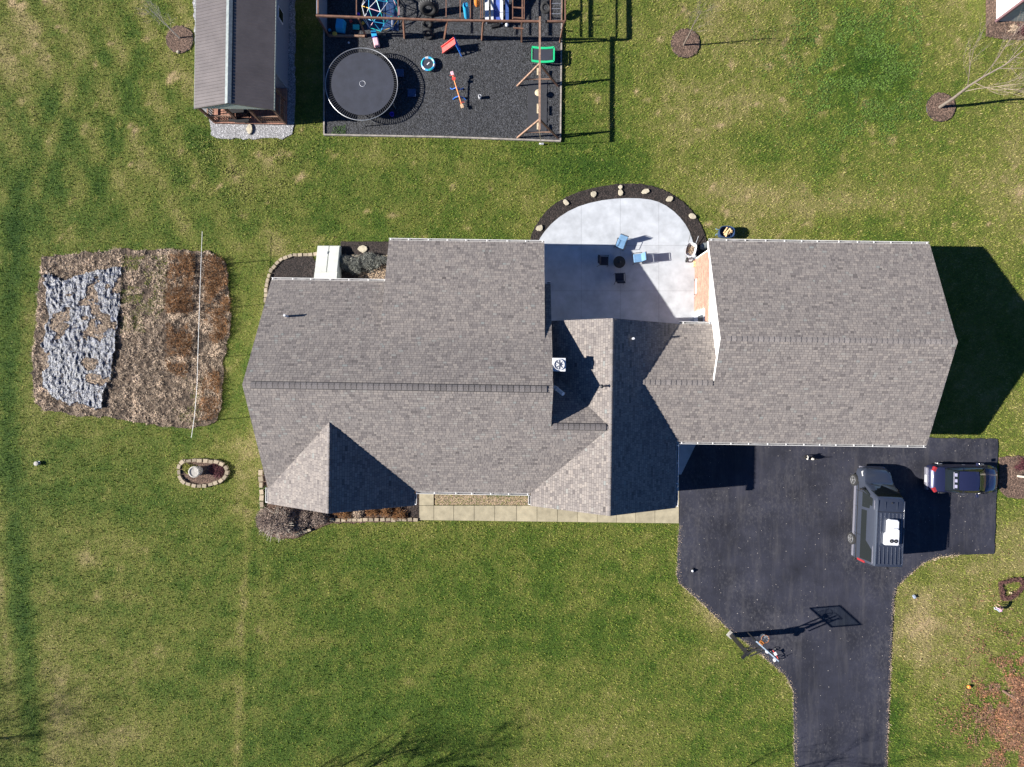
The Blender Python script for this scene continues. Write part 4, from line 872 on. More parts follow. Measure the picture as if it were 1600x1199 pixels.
# ------------------------------------------------------------------ cabin
cz = 2.5; t = thing('log_cabin', 'long brown metal roofed cabin with an open porch at its lower end', 'cabin')
xw_, xe_ = P(303.5, 171, cz).x, P(428, 171, cz).x; ys_ = P(303.5, 171, cz).y; rx_ = (xw_ + xe_) / 2; rzc = cz + .80; yn_ = ys_ + 11.5
rotc = R(-0.9)
t.location = (rx_, ys_, 0); t.rotation_euler = (0, 0, rotc); hw = (xe_ - xw_) / 2; Lc = 11.5
sl = .80 / hw
for s_, lab in ((-1, 'sunlit ribbed roof side'), (1, 'shaded ribbed roof side')):
    poly = [(0, 0), (s_ * hw, 0), (s_ * hw, Lc), (0, Lc)]; f = lambda x, y: rzc - sl * abs(x)
    rf = MB().prism(poly, lambda x, y: f(x, y) - .09, f).build('roof', ROOFM, t)
    rb = MB(); k = 0
    while k * .2 < Lc - .05:
        yy = .05 + k * .2; a = Vector((s_ * .16, yy, rzc - sl * .16)); b_ = Vector((s_ * hw, yy, cz)); w2 = .018
        for q0, q1 in (((-.026, 0), (-.012, .022)), ((-.012, .022), (.012, .022)), ((.012, .022), (.026, 0))):
            rb.add([(a.x, yy + q0[0], a.z + q0[1]), (b_.x, yy + q0[0], b_.z + q0[1]), (b_.x, yy + q1[0], b_.z + q1[1]), (a.x, yy + q1[0], a.z + q1[1])], [(0, 1, 2, 3) if s_ < 0 else (3, 2, 1, 0)])
        k += 1
    rb.build('ribs', ROOFM, rf, kind='stuff')
    fm = MB().box((s_ * (hw + .012), Lc / 2, cz - .07), (.02, Lc, .14)).build('fascia', SAGE, t)
rc = MB(); 
for s_ in (-1, 1): rc.add([(0, -.02, rzc + .06), (s_ * .19, -.02, rzc + .02 - sl * .19 + .02), (s_ * .19, Lc, rzc + .04 - sl * .19), (0, Lc, rzc + .06)], [(0, 1, 2, 3) if s_ < 0 else (3, 2, 1, 0)])
rc.build('ridge_cap', mat('ridge_metal', (.28, .31, .30), .4, metal=.3), t)
vp = MB()
for i in range(70): vp.box((.205, .1 + i * .165, rzc - sl * .205 + .012), (.03, .10, .03))
vp.build('ridge_vent', BLACKM, t, kind='stuff')
MB().add([], [])
gm = MB(); gm.add([(-hw + .1, .04, cz - .05), (hw - .1, .04, cz - .05), (0, .04, rzc - .12), (-hw + .1, .08, cz - .05), (hw - .1, .08, cz - .05), (0, .08, rzc - .12)], [(0, 1, 2), (5, 4, 3)]); gm.build('gable_board', SAGE, t)
dx0, dx1 = -hw + .02, hw - .12                               # deck and walls (cabin frame)
dy0 = .12
for i in range(22):
    wdt = (dx1 - dx0) / 22; MB().box((dx0 + (i + .5) * wdt, dy0 + 1.15, .22), (wdt - .012, 2.3, .06)).build('deck_board', DECKW, t)
MB().box(((dx0 + dx1) / 2, dy0 + 1.15, .10), (dx1 - dx0 - .04, 2.24, .18)).build('deck_frame', WOODP, t)
for xx in (dx0 + .08, dx0 + (dx1 - dx0) * .36, dx0 + (dx1 - dx0) * .66, dx1 - .08): MB().box((xx, dy0 + .08, 1.32), (.13, .13, 2.14)).build('post', WOODP, t)
for xx in (dx0 + .08, dx1 - .08): MB().box((xx, dy0 + 1.5, 1.32), (.12, .12, 2.14)).build('post', WOODP, t)
MB().box(((dx0 + dx1) / 2, dy0 + .08, 2.36), (dx1 - dx0, .12, .16)).build('beam', WOODP, t)
for (a, b_) in ((dx0 + .15, dx0 + (dx1 - dx0) * .36 - .07), (dx0 + (dx1 - dx0) * .66 + .07, dx1 - .15)):
    for zz in (.42, 1.12): MB().box(((a + b_) / 2, dy0 + .08, zz), (b_ - a, .07, .07)).build('rail', WOODL, t)
    for k in range(9): MB().box((a + (k + .5) * (b_ - a) / 9, dy0 + .08, .77), (.05, .05, .62)).build('baluster', WOODP, t)
for xx in (dx0 + .08, dx1 - .08):
    for zz in (.42, 1.12): MB().box((xx, dy0 + .8, zz), (.07, 1.25, .07)).build('rail', WOODL, t)
    for k in range(8): MB().box((xx, dy0 + .25 + k * .155, .77), (.05, .05, .62)).build('baluster', WOODP, t)
for xx in (dx0 + .05, dx1 - .05): MB().box((xx, dy0 + 2.3 + 4.6, 1.26), (.12, 9.1, 2.4)).build('wall', SHEDW, t)
MB().box(((dx0 + dx1) / 2, dy0 + 2.38, 1.26), (dx1 - dx0 - .24, .12, 2.4)).build('wall', SHEDW, t)
wdw = MB().box((dx1 + .03, 6.4, 1.5), (.05, .75, .8)).build('window', PLW, t); MB().box((dx1 + .062, 6.4, 1.5), (.02, .6, .65)).build('pane', CARGL, wdw)
tt = thing('porch_table', 'dark table with two benches on the cabin porch', 'table', tuple(P(378, 178, .3)), 0)
MB().box((0, 0, .72), (1.3, .6, .05)).build('table_top', BLACKM, tt)
for s_ in (-1, 1):
    MB().box((s_ * .5, 0, .35), (.08, .5, .68)).build('leg', BLACKM, tt)
for s_ in (-1, 1): MB().box((0, s_ * .55, .42), (1.3, .22, .05)).build('bench', BLACKM, tt); MB().box((0, s_ * .55, .2), (.9, .06, .4)).build('bench_support', BLACKM, tt)
gp = thing('gravel_pad', 'grey gravel apron below the cabin porch', 'gravel'); sheet('ground', GRAVPAD, .02, GRAVG, gp); chips('stones', rand_in(GRAVPAD, 22000, [polyP([(318, -40), (318, 180), (440, 180), (440, -40)])]), GRAV, (.035, .08), .02, gp)
flagstone('cream stepping stone on the gravel before the cabin porch', 391, 203, .42, .68, 0, None, .05)
tag(stone_obj('rock', *P2(279, 82), .2, .2, .12, 0, m=FLAG), 'small white rock at the edge of the mulch ring by the cabin', 'rock')

# ------------------------------------------------------------------ neighbour building, top right
nbr = thing('neighbour_house', 'corner of a white neighbouring building with sage end wall', 'house', tuple(P(1556, 34)), R(-.5))
for k in range(15): MB().box((0.02 - .0, 4.1, .1 + k * .2), (.05, 8.2, .19), 0, Matrix.Rotation(R(-3), 3, 'Y')).build('siding_board', SIDING, nbr)
for k in range(15): MB().box((4.2, 0.02, .1 + k * .2), (8.2, .05, .19), 0, Matrix.Rotation(R(3), 3, 'X')).build('siding_board', SAGE, nbr)
MB().box((4.2, 4.2, 1.5), (8.2, 8.1, 3)).build('wall', SIDING, nbr)
MB().box((0, 0, 1.5), (.16, .16, 3)).build('corner_board', PURPT, nbr)
wd_ = MB().box((1.75, -.02, 1.55), (1.1, .06, 1.3)).build('window', PURPT, nbr); MB().box((1.75, -.06, 1.55), (.9, .03, 1.1)).build('pane', GLASS, wd_)
for s_ in (-1, 1): MB().prism([(-.3, 4.2), (8.7, 4.2), (8.7, 4.2 + s_ * 4.6), (-.3, 4.2 + s_ * 4.6)], lambda x, y: 4.9 - .4 * abs(y - 4.2) - .15, lambda x, y: 4.9 - .4 * abs(y - 4.2)).build('roof', DECK, nbr)
rb_ = thing('neighbour_bed', 'brown leaf strewn bed round the neighbouring building', 'mulch bed'); sheet('mulch', RTBED, .03, BROWNG, rb_); chips('chips', rand_in(RTBED, 4000), BROWNM, (.04, .11), .03, rb_)
bush('yellow_plant', 'pale yellow dry plant in front of the neighbouring wall', 'plant', 1581, 47, .3, .25, STRAW, 500); bush('maroon_plant', 'maroon plant beside the yellow one by the neighbouring wall', 'plant', 1593, 47, .4, .25, MAROON, 500)

# ------------------------------------------------------------------ play area
pa = thing('play_area', 'play area of black rubber mulch framed by timber edging', 'play area'); pa['kind'] = 'structure'; del pa['category']
sheet('rubber_ground', PLAY, .03, RUBBERG, pa); chips('rubber_mulch', rand_in(PLAY, 70000), RUBBER, (.05, .11), .03, pa)
EDGT = mat('grey_edging_timber', (.30, .27, .24), .85, var=.2, vscale=3)
for a, b_ in (((506, 211), (694, 214.5)), ((694.5, 214.5), (876, 221)), ((875.5, 220), (878.5, -60)), ((506.5, 210), (506.5, -60))):
    p, q = P(*a, .05), P(*b_, .05); MB().bar(p, q, .09, .14).build('edging_timber', EDGT, pa)
ws = rand_in(polyP([(520, 200), (540, 196), (540, 211), (518, 211)]), 350); blades('weeds', ws, CGREEN, (.05, .12), (.02, .04), (20, 80), .05, pa)
# timber frame
fr = thing('jungle_gym', 'tall brown timber climbing frame with overhead beams', 'climbing frame'); zb = 2.45
def beam(u0, v0, u1, v1, z=zb, w_=.10, m=WOODP, nm='beam', z1=None): MB().bar(P(u0, v0, z), P(u1, v1, z1 or z), w_, w_ * 1.2).build(nm, m, fr)
beam(494, 25, 690, 32); beam(690.5, 32, 842, 34); beam(852, 34, 883, 34)
for u in (497, 557, 622, 697, 719, 735, 751, 754, 801, 816, 819, 860, 878, 883):
    beam(u, 22 + (u - 497) * .028, u + (u - 800) * -.0 , -70, zb + .0, .055 if u not in (497, 883, 816) else .08)
beam(497, -72, 883, -72)
for (u, v, uf, vf) in ((495, 25, 514, 57), (560, 29, 572, 57), (630, 30, 632, 60), (699, 32, 694, 61), (755, 34, 753, 63), (815, 34, 815, 66), (881, 35, 875, 67), (497, -72, 514, -40), (622, -72, 630, -40), (755, -72, 753, -40), (883, -72, 877, -40)):
    MB().bar(P(uf, vf, 0), P(u, v, zb), .10).build('post', WOODP, fr)
for (u, v) in ((808, 12), (808, 28), (808, 44)): MB().bar(P(802, v, 1.2 + .02 * v), P(818, v + 1, 1.2 + .02 * v), .07).build('rung', WOODP, fr)
for v in (6, 14, 22): MB().bar(P(862, v, 1.5), P(878, v, 1.5), .045).build('rung', STEEL, fr)
MB().box(tuple(P(503, 5, 1.1)), (.05, 2.6, 2.0)).build('side_panel', SHEDW, fr)
MB().bar(P(514, 56, .12), P(570, 57, .12), .12).build('sill', WOODL, fr)
# swing beam
sw = thing('swing_set', 'long timber swing beam on two A frames at the right of the play area', 'swing set'); zs = 2.66
MB().bar(P(843.5, 27, zs), P(843, 204, zs), .11, .14).build('beam', WOODL, sw)
for (v, vf) in ((100, 135), (187, 216)):
    top = P(843, v, zs - .08); w1 = P(808, vf, 0); w2 = P(872, vf, 0)
    MB().bar(w1, top, .10).build('leg', WOODL, sw); MB().bar(w2, top, .10).build('leg', WOODP, sw)
    MB().bar(w1.lerp(top, .33), w2.lerp(top, .33), .06).build('brace', WOODL, sw)
SEAT = mat('tan_seat', (.52, .42, .28), .7)
for (v, kind, lb) in ((112, 'seat', 'tan swing seat nearest the green framed trampoline'), (145, 'disc', 'round disc swing in the middle of the beam'), (170, 'seat', 'longer tan swing seat third along the beam'), (197, 'seat', 'tan swing seat nearest the end of the beam')):
    vt = 599.5 - (599.5 - v) * (H - .5) / (H - zs) 
    s = thing('swing', lb, 'swing', tuple(P(841, v, .5)), 0, 'swings hanging from the beam')
    if kind == 'seat': MB().box((0, 0, 0), (.17, .46 if v != 170 else .62, .04)).build('seat', SEAT, s, bevel=.015)
    else: MB().lathe((0, 0, 0), [(.17, -.03), (.22, 0), (.17, .04), (.03, .05)], 18).build('seat', SEAT, s, smooth=True)
    for d in ((-.21, .21) if kind == 'seat' else (0,)):
        MB().tube([(0, d, .02), (0.03, d, zs - .55)], .010, 4).build('rope', SEAT if kind != 'seat' else BLACKM, s)
mt = MB().prism(polyP([(825, 128), (855, 128), (854, 208), (824, 208)]), 0, .075).build('rubber_mat', mat('rubber_mat', (.035, .036, .042), .8)); tag(mt, 'long dark rubber mat lying under the swings', 'mat')
rp = thing('pull_rope', 'rope with white handle hanging off the end of the swing beam', 'rope', tuple(P(843, 204, zs)))
q = P(846, 225, .1) - P(843, 204, zs); MB().tube([(0, 0, 0), tuple(q * .5 + Vector((0, 0, -.2))), tuple(q)], .018, 5).build('rope', SEAT, rp); MB().box(tuple(q), (.30, .09, .09)).build('handle', PLW, rp)
# green framed little trampoline
t = thing('rectangular_trampoline', 'bright green framed rectangular trampoline under the swing beam', 'trampoline', tuple(P(847.5, 92.5, 0)), R(-1))
wv, hv = 1.42, .88
MB().box((0, 0, .55), (wv - .16, hv - .12, .015)).build('mat', TRMAT, t)
for s_ in (-1, 1):
    cp = [(-.5 * wv + (wv) * i / 6, s_ * hv / 2, .58) for i in range(7)]; m_ = MB()
    for i in range(6):
        off = [.06 * math.sin(math.pi * j / 6) * -1 for j in (i, i + 1)]; a_, b_ = cp[i], cp[i + 1]; m_.bar((a_[0], a_[1] + off[0], a_[2]), (b_[0], b_[1] + off[1], b_[2]), .13, .05)
    m_.build('pad', PLG, t); MB().box((s_ * wv / 2, 0, .58), (.10 if s_ > 0 else .05, hv - .02, .05)).build('pad', PLG, t)
    for s2 in (-1, 1): MB().tube([(s_ * wv * .47, s2 * hv * .45, 0), (s_ * wv * .47, s2 * hv * .45, .56)], .02, 6).build('leg', STEEL, t)
# big trampoline
c = P(565, 132, .9); t = thing('large_trampoline', 'large round black trampoline with grey rim', 'trampoline', (c.x, c.y, 0)); R1 = 2.30
MB().lathe((0.06, .04, .90), [(2.0, -.008), (2.0, .0)], 56).build('jump_mat', TRMAT, t)
MB().ring((0.06, .04, .903), .18, .012, 24, 4).build('centre_mark', PLW, t)
MB().ring((0, 0, .92), R1, .026, 64, 8).build('rim', STEEL, t, smooth=True)
sp = MB()
for i in range(96):
    a = 2 * math.pi * i / 96; sp.bar((.06 + 2.0 * math.cos(a), .04 + 2.0 * math.sin(a), .895), (R1 * math.cos(a), R1 * math.sin(a), .915), .035, .02)
sp.build('springs', mat('spring_steel', (.03, .03, .032), .5), t, kind='stuff')
for i in range(6):
    a = 2 * math.pi * (i + .5) / 6; MB().tube([(R1 * math.cos(a), R1 * math.sin(a), .9), (R1 * 1.0 * math.cos(a), R1 * math.sin(a), .03)], .03, 6).build('leg', STEEL, t)
for (u, v, lb) in ((625, 116, 'upper dark blue square block under the trampoline edge'), (644, 147, 'lower dark blue square block on the mulch right of the trampoline')):
    p = P(u, v); o = MB().box((p.x, p.y, .12), (.55, .5, .12)).build('foam_block', DKBLUE, bevel=.02); tag(o, lb, 'block')
# small round trampoline
c = P(669, 99.5, .3); t = thing('small_trampoline', 'small round toddler trampoline with teal and white rim', 'trampoline', (c.x, c.y, 0))
for i in range(12):
    a0, a1 = i * math.pi / 6, (i + .96) * math.pi / 6; m_ = MB(); vs0 = []
    for a in (a0, (a0 + a1) / 2, a1):
        for r_, z_ in ((.32, .27), (.40, .33), (.47, .29)): vs0.append((r_ * math.cos(a), r_ * math.sin(a), z_))
    m_.add(vs0, [(0, 1, 4, 3), (1, 2, 5, 4), (3, 4, 7, 6), (4, 5, 8, 7)]); m_.build('pad', (PLC, PLT, PLC, PLW)[i % 4], t)
MB().lathe((0, 0, .28), [(.34, -.01), (.34, 0)], 24).build('mat', TRMAT, t); MB().box((0, 0, .30), (.22, .07, .01), .8).build('logo_patch', PLW, t)
MB().ring((0, 0, .27), .45, .02, 24, 6).build('frame', PLP, t)
for i in range(5): a = i * 1.2566; MB().tube([(.43 * math.cos(a), .43 * math.sin(a), .27), (.43 * math.cos(a), .43 * math.sin(a), .04)], .015, 5).build('leg', STEEL, t)
# toddler slide
a, b_ = P(691, 79, .12), P(711, 65, .85); t = thing('toddler_slide', 'small pink red toddler slide with blue ladder', 'slide', (a.x, a.y, 0))
d = b_ - a; d = Vector((d.x, d.y, b_.z)); nn = Vector((-d.y, d.x, 0)).normalized()
def wp(f, s_, dz=0): return tuple(Vector((d.x * f, d.y * f, .10 + (d.z - .10) * f ** 1.0)) + nn * s_ + Vector((0, 0, dz)))
m_ = MB(); m_.add([wp(f, s_) for f in (0, .2, .85, 1) for s_ in (-.2, .2)], [(2 * i, 2 * i + 2, 2 * i + 3, 2 * i + 1) for i in range(3)]); m_.build('chute', PLR, t)
for s_ in (-.21, .21):
    m_ = MB()
    for f0, f1 in ((0, .2), (.2, .85), (.85, 1)): m_.bar(wp(f0, s_, .05), wp(f1, s_, .05), .04, .14)
    m_.build('side_wall', PLR, t)
    m_ = MB(); m_.bar(wp(1, s_, .05), (d.x * 1.35 + nn.x * s_ * 1.2, d.y * 1.35 - .35 + nn.y * s_, .02), .05, .07); m_.build('ladder_rail', PLB, t)
for k in (.3, .55, .8):
    e_ = Vector((d.x * (1 + .35 * (1 - k)), d.y * (1 + .35 * (1 - k)) - .35 * (1 - k), d.z * k)); MB().bar(tuple(e_ + nn * .2), tuple(e_ - nn * .2), .06).build('step', PLB, t)
# ride-on toy at trampoline top
c = P(588, 64); t = thing('toy_car', 'pink and blue toddler ride on car above the trampoline', 'toy car', (c.x, c.y, 0), R(12))
MB().box((0, -.25, .28), (.38, .62, .26), taper=.85).build('body', PLK, t, bevel=.05); MB().box((0, .2, .52), (.34, .42, .06)).build('roof', PLC, t, bevel=.02); MB().box((0, .1, .30), (.34, .3, .2)).build('seat', PLP, t, bevel=.02)
for sx in (-1, 1):
    for yy in (-.42, .22): MB().lathe((sx * .2, yy, .1), [(.1, -.03), (.1, .03)], 12, Matrix.Rotation(R(90), 3, 'Y')).build('wheel', DARKP, t)
    MB().tube([(sx * .16, .38, .35), (sx * .16, .38, .52)], .02, 5).build('roof_post', PLP, t); MB().tube([(sx * .16, .02, .35), (sx * .16, .02, .52)], .02, 5).build('roof_post', PLP, t)
# teeter totter
a, b_ = P(707, 116, .75), P(722, 166, .25); t = thing('seesaw', 'small orange beamed seesaw with blue feet and pink seats', 'seesaw'); t.location = (a.x, a.y, 0)
d = Vector((b_.x - a.x, b_.y - a.y, 0))
MB().tube([(0, 0, .62), tuple(d * .5 + Vector((0, 0, .42))), tuple(d + Vector((0, 0, .25)))], .035, 8).build('beam', PLO, t)
for f, s_ in ((.36, 1), (.66, -1)):
    q = d * f; m_ = MB(); m_.tube([(q.x - .42, q.y + s_ * .10, .05), (q.x - .28, q.y - .02, .14), (q.x, q.y, .34), (q.x + .28, q.y - .02, .14), (q.x + .42, q.y + s_ * .10, .05)], .03, 6); m_.build('foot', PLB, t)
for f, m0, zz in ((-.04, PLK, .70), (1.02, mat('tan_plastic', (.55, .38, .24), .5), .32)):
    q = d * f; MB().box((q.x, q.y, zz), (.20, .26, .06), .3).build('seat', m0, t, bevel=.02); MB().tube([(q.x - .15, q.y - (.2 if f < .5 else -.2), zz + .12), (q.x + .15, q.y - (.2 if f < .5 else -.2), zz + .12)], .018, 6).build('handlebar', PLR, t)
MB().box((d.x * .12, d.y * .12, .60), (.22, .18, .08)).build('hand_guard', PLR, t)
p = P(750, 154); o = MB().lathe((p.x, p.y, .04), [(.09, 0), (.11, .3), (.09, .31), (.075, .05)], 14).build('white_bucket', PLW, smooth=True); tag(o, 'small white bucket standing on the rubber mulch', 'bucket')
p = P(613.5, 181); o = MB().lathe((p.x, p.y, .04), [(.10, 0), (.15, .22), (.13, .22), (.09, .04)], 14).build('purple_bucket', PLP, smooth=True); tag(o, 'purple bucket at the lower right edge of the big trampoline', 'bucket')
# tyres
def tyre(label, u, v, z, Rr, r_, tilt, rz=0.0, lugs=0, group=None):
    c = P(u, v, z); t = thing('old_tyre', label, 'tyre', tuple(c), rz, group); M = Matrix.Rotation(tilt, 3, 'X')
    MB().ring((0, 0, 0), Rr - r_, r_, 28, 10, M).build('casing', TYRE, t, smooth=True)
    if lugs:
        for i in range(lugs):
            a = 2 * math.pi * i / lugs
            p1 = M @ Vector(((Rr - r_ * .3) * math.cos(a), (Rr - r_ * .3) * math.sin(a), r_ * .5)); p2 = M @ Vector((Rr * 1.03 * math.cos(a + .12), Rr * 1.03 * math.sin(a + .12), -r_ * .6))
            MB().bar(p1, p2, .07, .07).build('lug', mat_l, t)
    return t
mat_l = mat('tyre_lug', (.10, .10, .10), .8)
tyre('large lugged tractor tyre standing at the top of the play area', 670, 12, .62, .62, .2, R(78), R(3), 22, 'tyres in the play area')
tyre('medium black tyre leaning behind the smallest one', 668, 36, .36, .36, .12, R(62), 0, 0, 'tyres in the play area')
tyre('smaller black tyre standing below the timber beam', 669, 53, .33, .36, .12, R(50), 0, 0, 'tyres in the play area')
tyre('black tyre hanging as a swing at the top right of the frame', 853, 12, 1.0, .36, .11, R(25), 0, 0, None)
for k, s_ in enumerate((-1, 1)):
    pass
# climbing dome
c = P(596, 22); t = thing('climbing_dome', 'geometric dome climber of coloured bars under the frame', 'climbing dome', (c.x, c.y, 0))
import bmesh
bm = bmesh.new(); bmesh.ops.create_icosphere(bm, subdivisions=1, radius=1.25); bmesh.ops.subdivide_edges(bm, edges=bm.edges[:], cuts=1, use_grid_fill=True)
for v_ in bm.verts: v_.co = v_.co.normalized() * 1.25
cols_ = [PLT, PLC, PLW, PLY, PLK]; n_ = 0
for e_ in bm.edges:
    a_, b_ = e_.verts[0].co, e_.verts[1].co
    if a_.z > -.15 and b_.z > -.15 and e_.calc_length() > .3 and n_ < 90:
        MB().tube([(a_.x, a_.y, a_.z * .95 + .2), (b_.x, b_.y, b_.z * .95 + .2)], .022, 5).build('bar', cols_[n_ % 5], t); n_ += 1
bm.free()
o = MB().prism(polyP([(572, -40), (623, -40), (623, 49), (574, 47)]), 0, .085).build('ground_mat', DKBLUE); tag(o, 'dark blue ground mat under the climbing dome', 'mat')
# hanging bag
t = thing('punching_bag', 'bright blue hanging bag under the climbing frame', 'bag', (*P2(729.5, 25, .7), 0))
MB().lathe((0, 0, .55), [(.05, 0), (.17, .05), (.18, .12), (.18, 1.2), (.16, 1.28), (.04, 1.32)], 16).build('bag', PLC, t, smooth=True); MB().tube([(0, 0, 1.8), (0, 0, 2.4)], .012, 5).build('chain', STEEL, t)
# orange barrel
c = P(745, 0, 1.0); o = MB().lathe((c.x, c.y, .5), [(.15, 0), (.18, .1), (.18, .75), (.15, .8)], 14).build('orange_bag', PLO, smooth=True); tag(o, 'orange hanging bag right of the blue bag', 'bag')
# wide slide
t = thing('double_slide', 'wide slide with blue beds and white side rails', 'slide')
for (u0, u1, m0, dz_, nm) in ((758, 764, PLW, .08, 'side_rail'), (767, 771, PLW, .08, 'side_rail'), (771.2, 781, mat('slide_blue', (.08, .13, .42), .4), 0, 'bed'), (781.2, 786, PLW, .08, 'side_rail'), (789, 795, mat('slide_blue_deep', (.05, .10, .30), .4), 0, 'bed')):
    a_, b_ = P(u0, 33, .55 + dz_), P(u1, 33, .55 + dz_); y2 = a_.y + 3.2
    MB().prism([(a_.x, a_.y), (b_.x, a_.y), (b_.x, y2), (a_.x, y2)], lambda x, y: .45 + dz_ + (y - a_.y) * .32, lambda x, y: .55 + dz_ + (y - a_.y) * .32).build(nm, m0, t)
for u in (760, 784): p = P(u, 36, .25); MB().box((p.x, p.y + .1, .25), (.1, .1, .45)).build('leg', PLW, t)
o = MB().box(tuple(P(774, 41, .12)), (.5, .16, .16), .2).build('toy_crate', BLACKM); tag(o, 'dark toy lying below the blue slide bed', 'toy')
o = MB().sphere(tuple(P(792, 39, .16)), .12).build('ball', PLW, smooth=True); tag(o, 'white and purple ball at the foot of the slide', 'ball')
# toys in the left bay
o = MB().box(tuple(P(532, 40, .3)), (.6, .75, .5), R(-8), taper=.8).build('play_chair', PLC, bevel=.04); tag(o, 'blue plastic toy seat in the left bay of the frame', 'toy')
m_ = MB().box((0, 0, .1), (.42, .30, .12)).build('plastic_toy', PLT, loc=tuple(P(557, 44, .1)), bevel=.03); tag(m_, 'teal and white plastic toy right of the blue toy seat', 'toy')
o = MB().sphere(tuple(P(523, 53, .18)), .16, sc=(1, .8, .8)).build('yellow_toy', PLY, smooth=True); tag(o, 'yellow toy on the sill of the left bay', 'toy')
o = MB().sphere(tuple(P(545, 67, .1)), .07).build('ball', PLW, smooth=True); tag(o, 'tiny white ball above the big trampoline', 'ball')
for (u, v, m0, lb) in ((515, 47, PLC, 'small blue toy by the left post'), (548, 33, PLR, 'red toy under the front beam'), (567, 36, PLY, 'small yellow toy right of the teal one'), (560, 22, PLP, 'purple toy behind the front beam')):
    o = MB().box(tuple(P(u, v, .12)), (.2, .14, .16), random.random(), taper=.7).build('small_toy', m0, bevel=.02); tag(o, lb, 'toy')

# ------------------------------------------------------------------ patio furniture
def patio_chair(label, u, v, ang, cushion=CUSH, group='patio chairs round the low table'):
    c = P(u, v, .4); t = thing('patio_chair', label, 'chair', (c.x, c.y, .06), ang, group)   # faces +y in its own frame
    fr = .018
    for s_ in (-1, 1):
        MB().tube([(s_ * .31, .30, 0), (s_ * .31, .30, .60), (s_ * .31, -.22, .62), (s_ * .31, -.34, .0)], fr, 6).build('arm_frame', BLACKM, t)
        MB().tube([(s_ * .25, -.18, .38), (s_ * .25, -.42, .98)], fr, 6).build('back_post', BLACKM, t)
    MB().tube([(-.25, -.42, .98), (.25, -.42, .98)], fr, 6).build('top_rail', BLACKM, t)
    MB().box((0, .05, .36), (.56, .56, .03)).build('seat_frame', BLACKM, t)
    MB().box((0, .05, .43), (.54, .52, .10)).build('seat_cushion', cushion, t, bevel=.035)
    MB().box((0, -.29, .72), (.52, .10, .50), 0, Matrix.Rotation(R(-20), 3, 'X').inverted()).build('back_cushion', cushion, t, bevel=.035)
    return t
patio_chair('patio chair with pale blue cushions at the top of the group, half in shadow', 970, 381, R(160))
patio_chair('patio chair with pale blue cushions in full sun right of the low table', 997, 404, R(96))
SHADEC = mat('shaded_cushion', (.012, .016, .035), .9)  # shadow tone put into the cushion colour of the two shaded chairs
patio_chair('patio chair left of the low table, its cushions coloured dark for the shadow', 942.5, 408, R(-92), SHADEC)
patio_chair('patio chair below the low table, its cushions coloured dark for the shadow', 968, 435, R(2), SHADEC)
c = P(967.5, 410, .4); t = thing('fire_table', 'low round dark table between the four patio chairs', 'table', (c.x, c.y, .06))
MB().lathe((0, 0, .38), [(.36, 0), (.39, .03), (.37, .06), (.05, .07)], 28).build('table_top', TABLET, t, smooth=True); MB().lathe((0, 0, 0), [(.28, 0), (.24, .2), (.30, .38)], 20).build('base', TABLET, t)
MB().lathe((0, 0, .451), [(.10, 0), (.09, .03), (.01, .04)], 14).build('lid', BLACKM, t)
# wheelbarrow
c = P(1077, 392, .3); t = thing('wheelbarrow', 'white wheelbarrow full of dry plants on the patio edge', 'wheelbarrow', (c.x, c.y, .06), R(-14))
m_ = MB(); o1 = [(.34 * math.copysign(abs(math.cos(a)) ** .6, math.cos(a)), .46 * math.copysign(abs(math.sin(a)) ** .6, math.sin(a))) for a in [2 * math.pi * i / 20 for i in range(20)]]
vs1 = [(x, y, .62) for x, y in o1] + [(x * .72, y * .72, .34) for x, y in o1] + [(x * .93, y * .93, .62) for x, y in o1] + [(x * .66, y * .66, .37) for x, y in o1]; n_ = 20
m_.add(vs1, [(i, n_ + i, n_ + (i + 1) % n_, (i + 1) % n_) for i in range(n_)] + [(i, (i + 1) % n_, 2 * n_ + (i + 1) % n_, 2 * n_ + i) for i in range(n_)] + [(2 * n_ + i, 2 * n_ + (i + 1) % n_, 3 * n_ + (i + 1) % n_, 3 * n_ + i) for i in range(n_)] + [tuple(range(3 * n_, 4 * n_)), tuple(range(2 * n_ - 1, n_ - 1, -1))])
m_.build('tray', PLW, t, smooth=True)
for s_ in (-1, 1): MB().tube([(s_ * .05, -.62, .2), (s_ * .2, -.1, .32), (s_ * .27, .95, .60)], .018, 6).build('handle', BLACKM if s_ < 0 else STEEL, t); MB().tube([(s_ * .2, .3, .32), (s_ * .24, .35, 0)], .018, 6).build('leg', BLACKM, t)
MB().ring((0, -.60, .18), .13, .05, 18, 8, Matrix.Rotation(R(90), 3, 'Y')).build('wheel', TYRE, t)
pts = rng.normal(0, .13, (260, 2)); ob = blades('dry_plants', pts, STRAW, (.1, .28), (.02, .04), (10, 80), z=.42, parent=t); 
c = P(1089, 448, .4); t = thing('patio_bench', 'white bench with dark ends against the brick garage wall', 'bench', (c.x + .1, c.y, .06), 0)
MB().box((0, 0, .42), (.42, 1.0, .05)).build('seat', PLW, t, bevel=.01); MB().box((.2, 0, .68), (.05, 1.0, .4)).build('backrest', PLW, t, bevel=.01)
for s_ in (-1, 1): MB().box((.0, s_ * .47, .2), (.36, .05, .4)).build('leg', BLACKM, t); MB().box((.0, s_ * .52, .6), (.4, .04, .05)).build('armrest', BLACKM, t)
hs = MB(); hs.tube([(P(1087, 461).x, P(0, 459).y, .08), (P(1084, 468).x, P(0, 466).y, .08), (P(1086, 475).x, P(0, 475).y, .08)], .012, 5); tag(hs.build('hose', BLACKM), 'thin black hose lying on the patio below the white bench', 'hose')
c = P(1080, 405); t = thing('plant_tray', 'small tan crate on the patio below the wheelbarrow', 'crate', (c.x + .25, c.y - .35, .06)); MB().box((0, 0, .08), (.3, .4, .14)).build('box', LOG, t)
